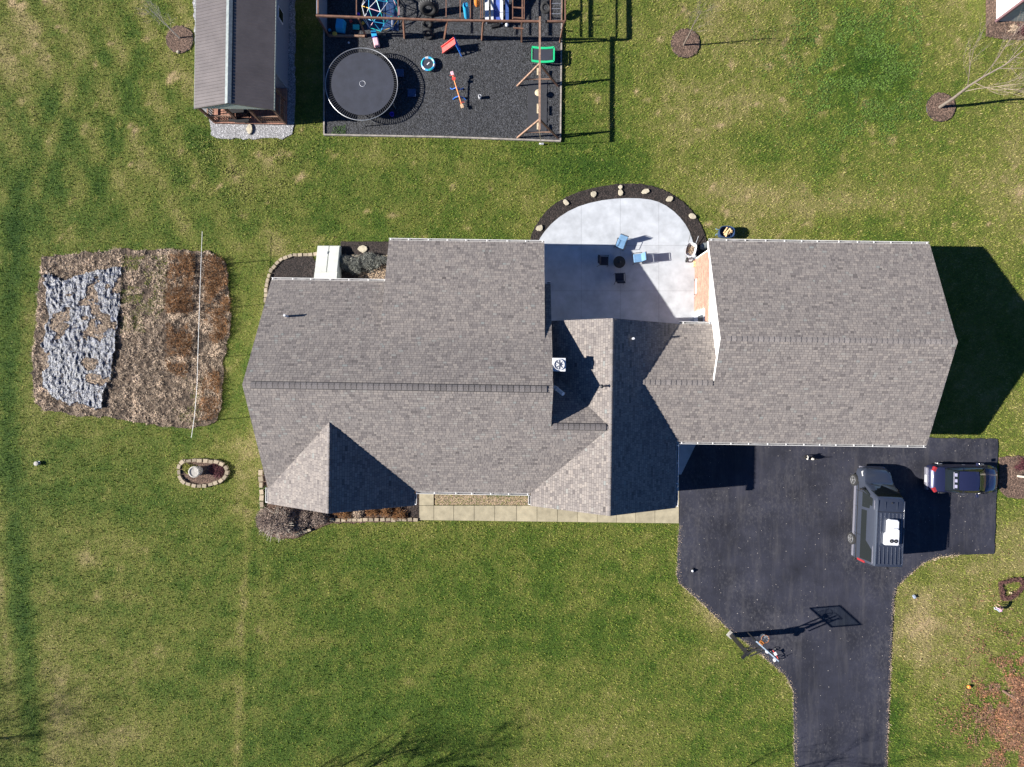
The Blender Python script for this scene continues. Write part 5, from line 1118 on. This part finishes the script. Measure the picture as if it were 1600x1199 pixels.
# log tub
c = P(1135, 363, .5); t = thing('log_tub', 'dark blue tub full of split logs behind the garage', 'tub', (c.x, c.y, 0), R(-3))
pr = [(.50 * math.copysign(abs(math.cos(a)) ** .7, math.cos(a)), .38 * math.copysign(abs(math.sin(a)) ** .7, math.sin(a))) for a in [2 * math.pi * i / 20 for i in range(20)]]
m_ = MB(); vs1 = [(x * .8, y * .8, 0) for x, y in pr] + [(x, y, .62) for x, y in pr] + [(x * .92, y * .9, .62) for x, y in pr] + [(x * .78, y * .76, .12) for x, y in pr]
m_.add(vs1, [(i, (i + 1) % n_, n_ + (i + 1) % n_, n_ + i) for i in range(n_)] + [(n_ + i, n_ + (i + 1) % n_, 2 * n_ + (i + 1) % n_, 2 * n_ + i) for i in range(n_)] + [(2 * n_ + i, 2 * n_ + (i + 1) % n_, 3 * n_ + (i + 1) % n_, 3 * n_ + i) for i in range(n_)] + [tuple(range(3 * n_, 4 * n_))]); m_.build('tub', DKBLUE, t, smooth=True)
for s_ in (-1, 1): MB().tube([(-.50, s_ * .15, .5), (-.64, s_ * .15, .5), (-.66, s_ * .22, .4)], .02, 5).build('handle', CUSH, t)
for i, (dx, dy, an, L_) in enumerate(((-.08, .10, 1.1, .42), (.02, .0, .9, .5), (.10, .05, 1.2, .38), (.18, -.05, .8, .42), (.0, -.15, 1.3, .36), (.24, .10, 2.2, .3))):
    lg = MB(); M = Matrix.Rotation(an, 3, 'Z') @ Matrix.Rotation(R(80), 3, 'Y'); lg.lathe((dx, dy, .55 + i * .015), [(.055, -L_ / 2), (.06, 0), (.05, L_ / 2)], 6, M); o = lg.build('log', LOG); o.matrix_world = t.matrix_basis
    tag(o, ('split log leaning at the left of the blue tub', 'longest split log across the middle of the blue tub', 'split log beside the longest one in the blue tub', 'split log on the right side of the blue tub', 'short split log at the lower edge of the blue tub', 'shortest split log lying crosswise in the blue tub')[i], 'log', 'logs in the blue tub')

# ------------------------------------------------------------------ vehicles
def loft(secs, closed_ends=True):
    """secs: list of rings, each a list of 3D points (same count)"""
    m_ = MB(); n_ = len(secs[0]); vsx = [p for s_ in secs for p in s_]; fsx = []
    for i in range(len(secs) - 1):
        for k in range(n_):
            k2 = (k + 1) % n_; fsx.append((i * n_ + k, (i + 1) * n_ + k, (i + 1) * n_ + k2, i * n_ + k2))
    if closed_ends: fsx.append(tuple(range(n_))); fsx.append(tuple((len(secs) - 1) * n_ + k for k in range(n_ - 1, -1, -1)))
    m_.add(vsx, fsx); return m_
def shell(st):
    """st: (y, zbottom, ztop, halfwidth_low, halfwidth_top, corner) -> body ring in the XZ plane"""
    y, zb_, zt_, hl_, ht, r_ = st; pts_ = []
    zm = zb_ + (zt_ - zb_) * .45
    right = [(hl_ * .88, zb_), (hl_ * .985, zb_ + .10), (hl_, zm), (ht + (hl_ - ht) * .25, zt_ - r_ * 1.6), (ht, zt_ - r_ * .8), (ht - r_ * .35, zt_ - r_ * .2), (ht - r_ * 1.1, zt_), (ht * .45, zt_ + .012), (0, zt_ + .02)]
    for x_, z_ in right: pts_.append((x_, y, z_))
    for x_, z_ in right[-2::-1]: pts_.append((-x_, y, z_))
    return pts_
def wheel(parent, x, y, r_, w_, side, spokes=5):
    M = Matrix.Rotation(R(90), 3, 'Y')
    wh = bpy.data.objects.new('wheel', None); COL.objects.link(wh); wh.parent = parent; wh.location = (x, y, r_)
    MB().lathe((0, 0, 0), [(r_ * .66, -w_ / 2), (r_ * .93, -w_ / 2), (r_, -w_ * .35), (r_, w_ * .35), (r_ * .93, w_ / 2), (r_ * .66, w_ / 2)], 28, M).build('tyre', TYRE, wh, smooth=True)
    MB().ring((side * w_ * .5, 0, 0), r_ * .64, r_ * .035, 28, 6, M).build('rim', RIM, wh, smooth=True)
    m_ = MB()
    for k in range(spokes):
        a = 2 * math.pi * k / spokes; m_.bar((side * w_ * .5, 0, 0), (side * w_ * .5, r_ * .62 * math.cos(a), r_ * .62 * math.sin(a)), r_ * .2, .03)
    m_.build('spokes', RIM, wh); MB().lathe((side * w_ * .52, 0, 0), [(r_ * .14, -.02), (r_ * .12, .02)], 12, M).build('hub_cap', RIM, wh)
# --- van, own frame: +y forward, origin at centre on ground
van = thing('camper_van', 'dark slate camper van with a white rooftop air conditioner', 'van', (23.02, -8.28, .035), R(-2.4))
Lh = 2.93
st = [(-Lh, .45, 2.45, .90, .80, .10), (-Lh + .06, .38, 2.56, 1.0, .86, .12), (-1.5, .36, 2.60, 1.02, .87, .13), (.5, .36, 2.60, 1.02, .87, .13), (1.20, .36, 2.55, 1.02, .85, .15), (1.34, .36, 2.45, 1.02, .84, .18), (1.95, .36, 1.42, 1.01, .93, .12), (2.10, .36, 1.30, 1.01, .92, .12), (2.55, .36, 1.16, .98, .86, .14), (2.80, .38, .98, .92, .76, .14), (Lh, .45, .78, .74, .60, .10)]
loft([shell(s_) for s_ in st]).build('body', SLATE, van, smooth=True)
def vx(z):  # side surface half width at height z (cargo part)
    return 1.02 if z < 1.37 else 1.02 - (z - 1.37) / (2.50 - 1.37) * .145
def sidepanel(nm, y0, y1, z0, z1, m0, off=.012, parent=van, fy=None):
    for s_ in (-1, 1):
        ys0 = y0 if fy is None else fy[0]; ys1 = y1 if fy is None else fy[1]
        p_ = [(s_ * (vx(z0) + off), y0, z0), (s_ * (vx(z0) + off), y1, z0), (s_ * (vx(z1) + off), ys1, z1), (s_ * (vx(z1) + off), ys0, z1)]
        q_ = [(x - s_ * .03, y, z) for x, y, z in p_]
        m_ = MB(); m_.add(p_ + q_, [(0, 1, 2, 3), (7, 6, 5, 4), (0, 4, 5, 1), (1, 5, 6, 2), (2, 6, 7, 3), (3, 7, 4, 0)]); m_.build(nm, m0, parent)
sidepanel('side_window', -2.72, .35, 1.30, 2.30, CARGL); sidepanel('door_window', .52, 1.45, 1.34, 2.22, CARGL, fy=(.52, 1.18)); sidepanel('quarter_window', 1.50, 1.78, 1.45, 1.95, CARGL, fy=(1.26, 1.40))
sidepanel('sill', -2.8, 2.0, .42, .62, SILVER, .03); sidepanel('moulding', -2.85, 2.0, .80, .86, BLACKM, .008); sidepanel('sunlit_gutter_rail', -2.8, 1.1, 2.36, 2.40, SILVER, .016)  # silver on the gutter rail paints the sunlit line of the roof edge
sidepanel('door_gap', .43, .46, .62, 2.3, BLACKM, .006); sidepanel('door_gap', 1.42, 1.45, .62, 1.40, BLACKM, .006); sidepanel('door_gap', -1.3, -1.28, .62, 1.40, BLACKM, .006)
# windscreen follows the slope between stations
def patch(nm, rows, m0, parent, th=.02, up=(0, 0, 1)):
    n_ = len(rows[0]); m_ = MB(); vsx = [p for r_ in rows for p in r_]; k = len(rows); u_ = Vector(up) * th
    vs2 = vsx + [tuple(Vector(p) - u_) for p in vsx]; N_ = len(vsx); fs = []
    for i in range(k - 1):
        for j in range(n_ - 1): fs.append((i * n_ + j, i * n_ + j + 1, (i + 1) * n_ + j + 1, (i + 1) * n_ + j))
    per = [j for j in range(n_)] + [i * n_ + n_ - 1 for i in range(1, k)] + [(k - 1) * n_ + j for j in range(n_ - 2, -1, -1)] + [i * n_ for i in range(k - 2, 0, -1)]
    for a in range(len(per)): b__ = per[(a + 1) % len(per)]; fs.append((per[a], N_ + per[a], N_ + b__, b__))
    m_.add(vs2, fs); return m_.build(nm, m0, parent, smooth=True)
patch('windscreen', [[(x * .90, 1.93 - .10 * abs(x) ** 2, 1.47) for x in (-1, -.5, 0, .5, 1)], [(x * .84, 1.66 - .04 * x * x, 1.96) for x in (-1, -.5, 0, .5, 1)], [(x * .76, 1.38, 2.45) for x in (-1, -.5, 0, .5, 1)]], CARGL, van, .03, (0, .5, .8))
MB().tube([(-.7, 1.96, 1.47), (-.1, 1.86, 1.60)], .012, 5).build('wiper', BLACKM, van); MB().tube([(.1, 1.97, 1.47), (.7, 1.86, 1.60)], .012, 5).build('wiper', BLACKM, van)
patch('bonnet', [[(x * .74, 2.06, 1.335 - .02 * x * x) for x in (-1, -.5, 0, .5, 1)], [(x * .72, 2.5, 1.19 - .02 * x * x) for x in (-1, -.5, 0, .5, 1)], [(x * .60, 2.78 - .05 * x * x, 1.02) for x in (-1, -.5, 0, .5, 1)]], SLATE, van, .02)
for s_ in (-1, 1):
    patch('headlight', [[(s_ * .70, 2.50, 1.13), (s_ * .93, 2.38, 1.08)], [(s_ * .62, 2.80, .93), (s_ * .90, 2.66, .92)]] if s_ > 0 else [[(-.93, 2.38, 1.08), (-.70, 2.50, 1.13)], [(-.90, 2.66, .92), (-.62, 2.80, .93)]], LAMPW, van, .03)
    MB().box((s_ * .96, -2.86, 1.35), (.10, .14, .75)).build('tail_light', REDL, van, bevel=.02)
    mr_ = MB().box((s_ * 1.16, 1.62, 1.5), (.22, .12, .28)).build('wing_mirror', BLACKM, van, bevel=.03); MB().bar((s_ * 1.0, 1.6, 1.42), (s_ * 1.1, 1.62, 1.46), .05).build('mirror_arm', BLACKM, van)
    MB().box((s_ * .80, -.80, 2.608), (.05, 3.9, .03)).build('roof_rail', SLATE, van, bevel=.01)
    for yy in (2.05 - .03, -1.75): 
        wheel(van, s_ * 1.0, yy, .385, .25, s_); MB().ring((s_ * 1.005, yy, .36), .405, .035, 20, 6, Matrix.Rotation(R(90), 3, 'Y'), False, R(-90), R(90)).build('wheel_arch', SLATE, van)
        MB().lathe((s_ * .94, yy, .38), [(.41, -.09), (.41, .085)], 24, Matrix.Rotation(R(90), 3, 'Y')).build('wheel_well', DARKP, van)
MB().box((0, 2.88, .52), (1.6, .16, .26), taper=.96).build('front_bumper', SILVER, van, bevel=.05); MB().box((0, -2.97, .5), (1.9, .16, .24)).build('rear_bumper', BLACKM, van, bevel=.04)
MB().box((0, -2.955, 1.75), (1.3, .03, .7)).build('rear_window', CARGL, van); MB().box((0, 2.90, .78), (.8, .05, .12)).build('grille', BLACKM, van); MB().box((.0, -3.0, 2.48), (.12, .1, .08)).build('camera_housing', BLACKM, van)
RIBM = mat('roof_rib_paint', (.085, .095, .125), .35, metal=.4, coat=.6)
for x_ in (-.60, -.36, -.12, .12, .36, .60):
    for (ya_, yb_) in ((-2.75, -1.62), (-1.58, .42)):
        MB().box((x_, (ya_ + yb_) / 2, 2.624), (.045, yb_ - ya_ - .06, .022)).build('roof_rib', RIBM, van, bevel=.006)
    if x_ in (-.36, .36): MB().box((x_, .85, 2.612), (.03, .45, .02)).build('roof_rib', SLATE, van)
MB().box((0, .46, 2.615), (1.66, .03, .02)).build('roof_seam', BLACKM, van); MB().lathe((.05, 1.02, 2.6), [(.05, 0), (.04, .05), (.01, .06)], 10).build('antenna', BLACKM, van)
ac = bpy.data.objects.new('air_conditioner', None); COL.objects.link(ac); ac.parent = van; ac.location = (.03, -.75, 2.62)
MB().prism([(-.44, -.75), (.32, -.75), (.36, -.7), (.38, .0), (.33, .25), (.33, .70), (.22, .80), (-.22, .82), (-.33, .72), (-.34, .02), (-.46, -.05), (-.48, -.7)], 0, .24).build('cover', PLW, ac, bevel=.05)
MB().prism([(-.17, -.2), (.34, -.2), (.33, .2), (.2, .3), (-.05, .3), (-.16, .2)], .235, .29).build('hump', PLW, ac, bevel=.03)
for x_ in (-.10, .16): MB().lathe((x_, -.48, .235), [(.115, 0), (.115, .03), (.09, .03), (.085, .012)], 20).build('fan', BLACKM, ac); MB().lathe((x_, -.48, .262), [(.035, 0), (.03, .02)], 10).build('fan_hub', STEEL, ac)
# --- car
car = thing('parked_car', 'navy blue sedan parked facing right beside the van', 'car', (28.88, -6.12, .035), R(-90 - .8))
Lh = 2.26
st = [(-Lh, .40, .62, .70, .62, .10), (-Lh + .12, .28, .88, .84, .72, .12), (-1.95, .24, 1.00, .90, .78, .12), (-1.30, .22, 1.02, .915, .80, .12), (0, .22, .98, .92, .83, .12), (.85, .22, .97, .92, .82, .12), (1.35, .22, .93, .91, .78, .14), (1.85, .24, .82, .88, .70, .14), (2.12, .28, .70, .78, .60, .12), (Lh, .38, .58, .62, .48, .08)]
loft([shell(s_) for s_ in st]).build('body', NAVY, car, smooth=True)
st = [(-1.42, .93, 1.02, .74, .70, .04), (-.80, .93, 1.40, .78, .60, .08), (-.50, .93, 1.45, .79, .60, .09), (.15, .93, 1.46, .79, .60, .09), (.42, .93, 1.42, .79, .60, .09), (1.12, .93, 1.00, .74, .68, .03)]
loft([shell(s_) for s_ in st]).build('cabin_glass', CARGL, car, smooth=True)
patch('roof', [[(x * .585, -.78 - .05 * (1 - x * x), 1.405 + .015 * (1 - x * x)) for x in (-1, -.5, 0, .5, 1)], [(x * .60, -.45, 1.475 + .02 * (1 - x * x)) for x in (-1, -.5, 0, .5, 1)], [(x * .60, .1, 1.485 + .02 * (1 - x * x)) for x in (-1, -.5, 0, .5, 1)], [(x * .585, .40 + .05 * (1 - x * x), 1.44 + .02 * (1 - x * x)) for x in (-1, -.5, 0, .5, 1)]][::-1], NAVY, car, .04)
patch('rear_window', [[(x * .66, -1.36 + .06 * x * x, 1.085) for x in (-1, -.5, 0, .5, 1)], [(x * .62, -1.08 + .06 * x * x, 1.275) for x in (-1, -.5, 0, .5, 1)], [(x * .57, -.84 , 1.425) for x in (-1, -.5, 0, .5, 1)]][::-1], CARGL, car, .02)
patch('windscreen', [[(x * .57, .47 + .04 * (1 - x * x), 1.45) for x in (-1, -.5, 0, .5, 1)], [(x * .63, .78 + .05 * (1 - x * x), 1.275) for x in (-1, -.5, 0, .5, 1)], [(x * .69, 1.06 + .08 * (1 - x * x), 1.075) for x in (-1, -.5, 0, .5, 1)]][::-1], GREENGL, car, .02)
for x_ in (-.36, 0, .36): MB().box((x_, -.98, 1.375), (.20, .13, .03), 0, Matrix.Rotation(R(30), 3, 'X')).build('headrest', mat('grey_fabric', (.20, .20, .29), .8), car)
MB().box((0, -1.07, 1.318), (1.05, .05, .012), 0, Matrix.Rotation(R(30), 3, 'X')).build('parcel_shelf', SILVER, car)
MB().box((0, -1.33, 1.04), (.9, .03, .02)).build('boot_gap', BLACKM, car)
for s_ in (-1, 1):
    for (a0, a1) in ((.70, .42), ): pass
    MB().box((s_ * .66, -2.02, .90), (.30, .20, .20), s_ * .45).build('tail_light', REDL, car, bevel=.03); MB().box((s_ * .66, 1.98, .68), (.22, .26, .10), -s_ * .5).build('headlight', CARGL, car, bevel=.04)
    MB().box((s_ * 1.0, .62, 1.02), (.20, .12, .13)).build('wing_mirror', NAVY, car, bevel=.03); MB().box((s_ * .935, -.1, .80), (.02, .18, .03)).build('door_handle', RIM, car)
    MB().bar((s_ * .77, -.45, 1.10), (s_ * .70, -.42, 1.33), .06, .02).build('pillar', NAVY, car)
    for yy in (1.36, -1.34): wheel(car, s_ * .83, yy, .32, .2, s_); MB().lathe((s_ * .80, yy, .34), [(.37, -.1), (.37, .125)], 24, Matrix.Rotation(R(90), 3, 'Y')).build('wheel_well', DARKP, car)
MB().box((0, -2.22, .52), (1.50, .22, .30), taper=.95).build('rear_bumper', SILVER, car, bevel=.07); MB().box((0, -2.335, .60), (.46, .05, .15)).build('number_plate', PLW, car); MB().box((0, 2.2, .45), (1.3, .18, .24), taper=.92).build('front_bumper', NAVY, car, bevel=.06)
MB().box((0, 1.13, .99), (1.25, .06, .03)).build('cowl', BLACKM, car); MB().tube([(-.5, 1.08, 1.09), (.05, .98, 1.17)], .01, 4).build('wiper', BLACKM, car)

# ------------------------------------------------------------------ basketball goal
base = P(1140, 991); t = thing('basketball_goal', 'black basketball goal with clear backboard leaning over the driveway', 'basketball goal', (base.x, base.y, 0))
bc = P(1190, 1009, 3.45) - base; fwd = Vector((.66, .75, 0)).normalized(); rt = Vector((fwd.y, -fwd.x, 0))
e1 = P(1173, 994, 3.45); e2 = P(1212.5, 1029, 3.45); rt = Vector((e2.x - e1.x, e2.y - e1.y, 0)).normalized(); fwd = Vector((-rt.y, rt.x, 0)); bc = (Vector((e1.x + e2.x, e1.y + e2.y, 0)) / 2) - Vector((base.x, base.y, 0))
hb = .92
MB().box((0.05, -.03, .04), (.40, .40, .10), math.atan2(rt.y, rt.x)).build('footing', CONCP, t)
pb_ = Vector((0.05, 0, .1)); pt_ = Vector((bc.x * .25, bc.y * .30, 2.35))
pt_ = Vector((P(1166, 1012, 2.6) - base)); pt_.z = 2.6
pb_ = Vector((pt_.x * .35, pt_.y * .35, .05)); 
MB().bar(Vector((.12, -.08, .05)), Vector((.14, -.10, 2.6)), .26, .26).build('pole', BLACKM, t); top = Vector((.14, -.10, 2.6))
ctr = Vector((bc.x, bc.y, 3.3))
for dz_ in (.25, -.25):
    for s_ in (-.12, .12): MB().bar(top + Vector((0, 0, dz_ - .1)) + rt * s_, ctr - fwd * .05 + Vector((0, 0, dz_)) + rt * s_, .05, .07).build('arm', BLACKM, t)
MB().bar(top - rt * .25 + Vector((0, 0, -.5)), ctr + Vector((0, 0, .2)) - fwd * .3, .05).build('spring_strut', BLACKM, t); MB().bar(top + Vector((0, 0, -.1)) - fwd * .45, top + fwd * .2 + Vector((0, 0, -.1)), .14).build('crank_box', BLACKM, t)
ang = math.atan2(rt.y, rt.x)
bb = MB().box(tuple(ctr + Vector((0, 0, .15))), (2 * hb - .1, .015, 1.0), ang)
CLEAR = bpy.data.materials.new('clear_acrylic'); CLEAR.use_nodes = True; n = CLEAR.node_tree.nodes; l = CLEAR.node_tree.links
tr_ = n.new('ShaderNodeBsdfTransparent'); tr_.inputs[0].default_value = (.78, .84, .88, 1); ms = n.new('ShaderNodeMixShader'); ms.inputs[0].default_value = .10
n['Principled BSDF'].inputs['Base Color'].default_value = (.75, .8, .85, 1); n['Principled BSDF'].inputs['Roughness'].default_value = .1
l.new(tr_.outputs[0], ms.inputs[1]); l.new(n['Principled BSDF'].outputs[0], ms.inputs[2]); l.new(ms.outputs[0], n['Material Output'].inputs[0]); bb.build('backboard', CLEAR, t)
for s_ in (-1, 1):
    MB().box(tuple(ctr + rt * (s_ * hb) + Vector((0, 0, .15))), (.07, .06, 1.12), ang).build('board_frame', BLACKM if s_ > 0 else BLACKM, t)
MB().box(tuple(ctr + Vector((0, 0, .68))), (2 * hb, .07, .06), ang).build('board_frame', mat('pale_blue_steel', (.34, .42, .50), .4), t); MB().box(tuple(ctr + Vector((0, 0, -.38))), (2 * hb, .06, .07), ang).build('board_frame', BLACKM, t)
for s_ in (-1, 1): MB().box(tuple(ctr + rt * (s_ * .3) + fwd * .012 + Vector((0, 0, .05))), (.04, .008, .42), ang).build('target_line', PLW, t)
for zz in (-.14, .26): MB().box(tuple(ctr + fwd * .012 + Vector((0, 0, zz))), (.56, .008, .04), ang).build('target_line', PLW, t)
rc_ = ctr + fwd * .42 + Vector((0, 0, -.25)); MB().ring(tuple(rc_), .23, .012, 28, 6).build('rim', PLO, t, smooth=True); MB().box(tuple(ctr + fwd * .10 + Vector((0, 0, -.27))), (.22, .2, .12), ang).build('bracket', PLO, t)
nt_ = MB()
for i in range(10):
    a = 2 * math.pi * i / 10
    for s_ in (-1, 1): nt_.tube([(rc_.x + .23 * math.cos(a), rc_.y + .23 * math.sin(a), rc_.z), (rc_.x + .17 * math.cos(a + s_ * .3), rc_.y + .17 * math.sin(a + s_ * .3), rc_.z - .2), (rc_.x + .12 * math.cos(a), rc_.y + .12 * math.sin(a), rc_.z - .42)], .005, 3, False)
nt_.build('net', PLW, t)
# tricycle and balls
c = P(1209, 1020); t = thing('tricycle', 'small red tricycle on the asphalt beside the basketball goal', 'tricycle', (c.x, c.y, .035), R(-60))
MB().ring((.32, 0, .17), .14, .025, 18, 6, Matrix.Rotation(R(90), 3, 'X')).build('wheel', BLACKM, t)
for s_ in (-1, 1): MB().ring((-.25, s_ * .18, .11), .09, .02, 16, 6, Matrix.Rotation(R(90), 3, 'X')).build('wheel', BLACKM, t)
MB().tube([(-.25, 0, .12), (-.1, 0, .3), (.2, 0, .34), (.32, 0, .18)], .025, 6).build('frame', PLR, t); MB().box((-.12, 0, .36), (.22, .18, .05)).build('seat', PLW, t, bevel=.02); MB().tube([(.24, -.2, .5), (.22, 0, .46), (.24, .2, .5)], .015, 6).build('handlebar', BLACKM, t); MB().tube([(.22, 0, .46), (.3, 0, .3)], .015, 6).build('fork', PLR, t); MB().tube([(-.25, -.18, .11), (-.25, .18, .11)], .012, 5).build('axle', STEEL, t)
for (u, v, lb) in ((1210.5, 1031.5, 'white ball on the asphalt just below the backboard end'), (1199, 1018, 'white ball partly under the basketball backboard')):
    c = P(u, v, .12); tag(MB().sphere(tuple(c), .11 if u > 1205 else .13, 12).build('ball', PLW, smooth=True), lb, 'ball', 'balls under the goal')
c = P(1081, 891); t = thing('flag_marker', 'tiny black base with a white knob on the driveway edge', 'marker', (c.x, c.y, .035)); MB().box((.05, 0, .04), (.22, .22, .08), .8).build('base', BLACKM, t); MB().sphere((0, 0, .14), .08, 8).build('knob', PLW, t, smooth=True)
c = P(1427.5, 932); tag(MB().box((c.x, c.y, .08), (.18, .24, .14), .5, taper=.8).build('toy_block', mat('pale_blue_plastic', (.25, .29, .38), .5), bevel=.03), 'small pale blue toy lying in the grass right of the driveway', 'toy')
c = P(1512.5, 1072.5); t = thing('pumpkin', 'small orange pumpkin on the lawn near the fallen leaves', 'pumpkin', (c.x, c.y, 0))
m_ = MB()
for k in range(8): a = k * math.pi / 4; m_.sphere((.05 * math.cos(a), .05 * math.sin(a), .09), .09, 7, (.8, .8, 1))
m_.build('fruit', PLO, t, smooth=True); MB().tube([(0, 0, .16), (.02, 0, .23)], .012, 5).build('stem', BARK, t)
c = P(59.5, 724); t = thing('well_cap', 'small white utility cap standing in the left lawn', 'utility cap', (c.x, c.y, 0)); MB().lathe((0, 0, 0), [(.12, 0), (.12, .12), (.15, .13), (.14, .2), (.03, .22)], 12).build('cap', CONCP, t); MB().box((.12, .05, .08), (.16, .2, .12)).build('collar', STEEL, t)
# twig wreath outline on the lawn (ring of gathered leaves)
path = [(1561, 911), (1580, 906), (1592, 905), (1600, 912), (1590, 925), (1578, 934), (1566, 936), (1564, 925), (1561, 911)]
lp = []
for i in range(len(path) - 1):
    a_, b_ = Vector(P2(*path[i])), Vector(P2(*path[i + 1]))
    for _ in range(230): q = a_.lerp(b_, random.random()); lp.append((q.x + random.gauss(0, .065), q.y + random.gauss(0, .065)))
tag(blades('leaf_ring', np.array(lp), mat('plum_brown_leaves', (.11, .05, .042), .9, tonemix=.6), (.06, .13), (.04, .07), (50, 100), z_arr=.02 + .12 * rng.random(len(lp))), 'ring of heaped dark red leaves on the lawn near the child', 'leaves')
c = P(1577.5, 926); tag(MB().lathe((c.x, c.y, .02), [(.06, 0), (.07, .10), (.055, .10), (.05, .04)], 12).build('cup', SEAT), 'small tan cup inside the ring of dark leaves', 'cup')

# ------------------------------------------------------------------ skinned figures
def skin_body(name, joints, bones, m, parent, root_i=0, sub=2):
    me = bpy.data.meshes.new(name); me.from_pydata([j[0] for j in joints], bones, []); me.materials.append(m)
    o = bpy.data.objects.new(name, me); COL.objects.link(o); o.parent = parent
    sk = o.modifiers.new('skin', 'SKIN'); 
    if not me.skin_vertices: 
        bpy.context.view_layer.objects.active = o
    for i, j in enumerate(joints):
        r_ = j[1]; me.skin_vertices[0].data[i].radius = (r_, r_) if not isinstance(r_, tuple) else r_; me.skin_vertices[0].data[i].use_root = (i == root_i)
    sb = o.modifiers.new('sub', 'SUBSURF'); sb.levels = sub; sb.render_levels = sub
    for p_ in me.polygons: p_.use_smooth = True
    return o
# child bending towards the leaf ring (+y), feet at origin
c = P(1555.5, 951); per = thing('person', 'child in a pink top and pale jeans bending over beside the ring of dark leaves', 'person', (c.x, c.y, 0), R(22))
per.scale = (.72, .72, .72)
J = [((0, 0, .56), .095), ((0, .12, .68), .085), ((0, .27, .76), .095), ((0, .36, .79), .045), ((0, .46, .80), .085),
     ((-.085, .0, .50), .065), ((-.09, .07, .28), .048), ((-.09, -.03, .06), .034), ((-.09, .09, .03), .032),
     ((.085, .0, .50), .065), ((.09, .09, .28), .048), ((.09, .0, .06), .034), ((.09, .12, .03), .032),
     ((-.13, .28, .75), .042), ((-.17, .34, .55), .033), ((-.12, .42, .36), .026), ((-.11, .45, .30), .022),
     ((.13, .28, .75), .042), ((.17, .36, .56), .033), ((.13, .46, .38), .026), ((.12, .49, .32), .022)]
B = [(0, 1), (1, 2), (2, 3), (3, 4), (0, 5), (5, 6), (6, 7), (7, 8), (0, 9), (9, 10), (10, 11), (11, 12), (2, 13), (13, 14), (14, 15), (15, 16), (2, 17), (17, 18), (18, 19), (19, 20)]
skin_body('body', J, B, SKIN, per)
def pick(idx, grow, extra=()):
    mp = {v: i for i, v in enumerate(idx)}; return [(J[i][0], J[i][1] + grow) for i in idx], [(mp[a], mp[b_]) for a, b_ in B if a in mp and b_ in mp]
j_, b__ = pick([1, 0, 2, 13, 14, 17, 18], .014); 
skin_body('top', j_, b__, PINKC, per)
j_, b__ = pick([0, 5, 6, 7, 9, 10, 11], .013); skin_body('jeans', j_, b__, JEAN, per)
skin_body('hair', [((0, .44, .84), .092), ((0, .40, .80), .075), ((0, .48, .87), .06)], [(0, 1), (0, 2)], HAIR, per)
for s_ in (-1, 1):
    MB().box((s_ * .09, .05, .03), (.08, .20, .06)).build('shoe', PLW, per, bevel=.02)
    for k in range(5):
        a = (-.03 + .015 * k); hx = s_ * .12 + a; hy = .46 + (.02 if s_ > 0 else 0); MB().tube([(hx, hy, .29), (hx + a * .3, hy + .02, .255 - (.01 if 0 < k < 4 else -.01)), (hx + a * .4, hy + .03, .235)], .007, 5).build('finger', SKIN, per)
    MB().sphere((s_ * .03, .545, .785), .012, 6).build('eye', HAIR, per); MB().sphere((s_ * .085, .46, .80), .02, 6, (.5, 1, 1.2)).build('ear', SKIN, per)
MB().sphere((0, .555, .765), .014, 6).build('nose', SKIN, per); MB().box((0, .548, .738), (.035, .01, .008)).build('mouth', PLR, per)
# dog, facing -x
c = P(1265, 715.5, .3); dog = thing('dog', 'small black and white dog standing on the driveway below the gutter', 'dog', (c.x - .02, c.y, .035), R(170))
dog.scale = (1.15,) * 3
D = [((-.18, 0, .36), .085), ((0, 0, .35), .095), ((.17, 0, .37), .11), ((.28, 0, .45), .06), ((.36, 0, .53), .062), ((.46, 0, .50), .028),
     ((-.20, -.07, .30), .05), ((-.15, -.075, .20), .03), ((-.22, -.075, .12), .02), ((-.21, -.075, .025), .02), ((-.20, .07, .30), .05), ((-.13, .075, .20), .03), ((-.20, .075, .12), .02), ((-.19, .075, .025), .02),
     ((.19, -.07, .28), .04), ((.18, -.075, .15), .024), ((.19, -.075, .025), .019), ((.19, .07, .28), .04), ((.20, .075, .15), .024), ((.21, .075, .025), .019),
     ((-.28, 0, .40), .025), ((-.36, 0, .50), .018), ((-.38, .0, .60), .012)]
E = [(0, 1), (1, 2), (2, 3), (3, 4), (4, 5), (0, 6), (6, 7), (7, 8), (8, 9), (0, 10), (10, 11), (11, 12), (12, 13), (2, 14), (14, 15), (15, 16), (2, 17), (17, 18), (18, 19), (0, 20), (20, 21), (21, 22)]
skin_body('body', D, E, FURB, dog)
skin_body('white_collar_fur', [((.20, .11, .44), .055), ((.23, 0, .52), .065), ((.20, -.11, .44), .055)], [(0, 1), (1, 2)], FURW, dog, 1)
skin_body('white_rump_fur', [((-.02, .03, .43), .07), ((-.2, .02, .415), .065)], [(0, 1)], FURW, dog)
for s_ in (-1, 1): MB().lathe((.34, s_ * .05, .57), [(.03, 0), (.02, .04), (.004, .08)], 8).build('ear', FURB, dog); MB().sphere((.41, s_ * .03, .54), .009, 6).build('eye', BLACKM, dog)
MB().sphere((.485, 0, .50), .014, 6).build('nose', BLACKM, dog)
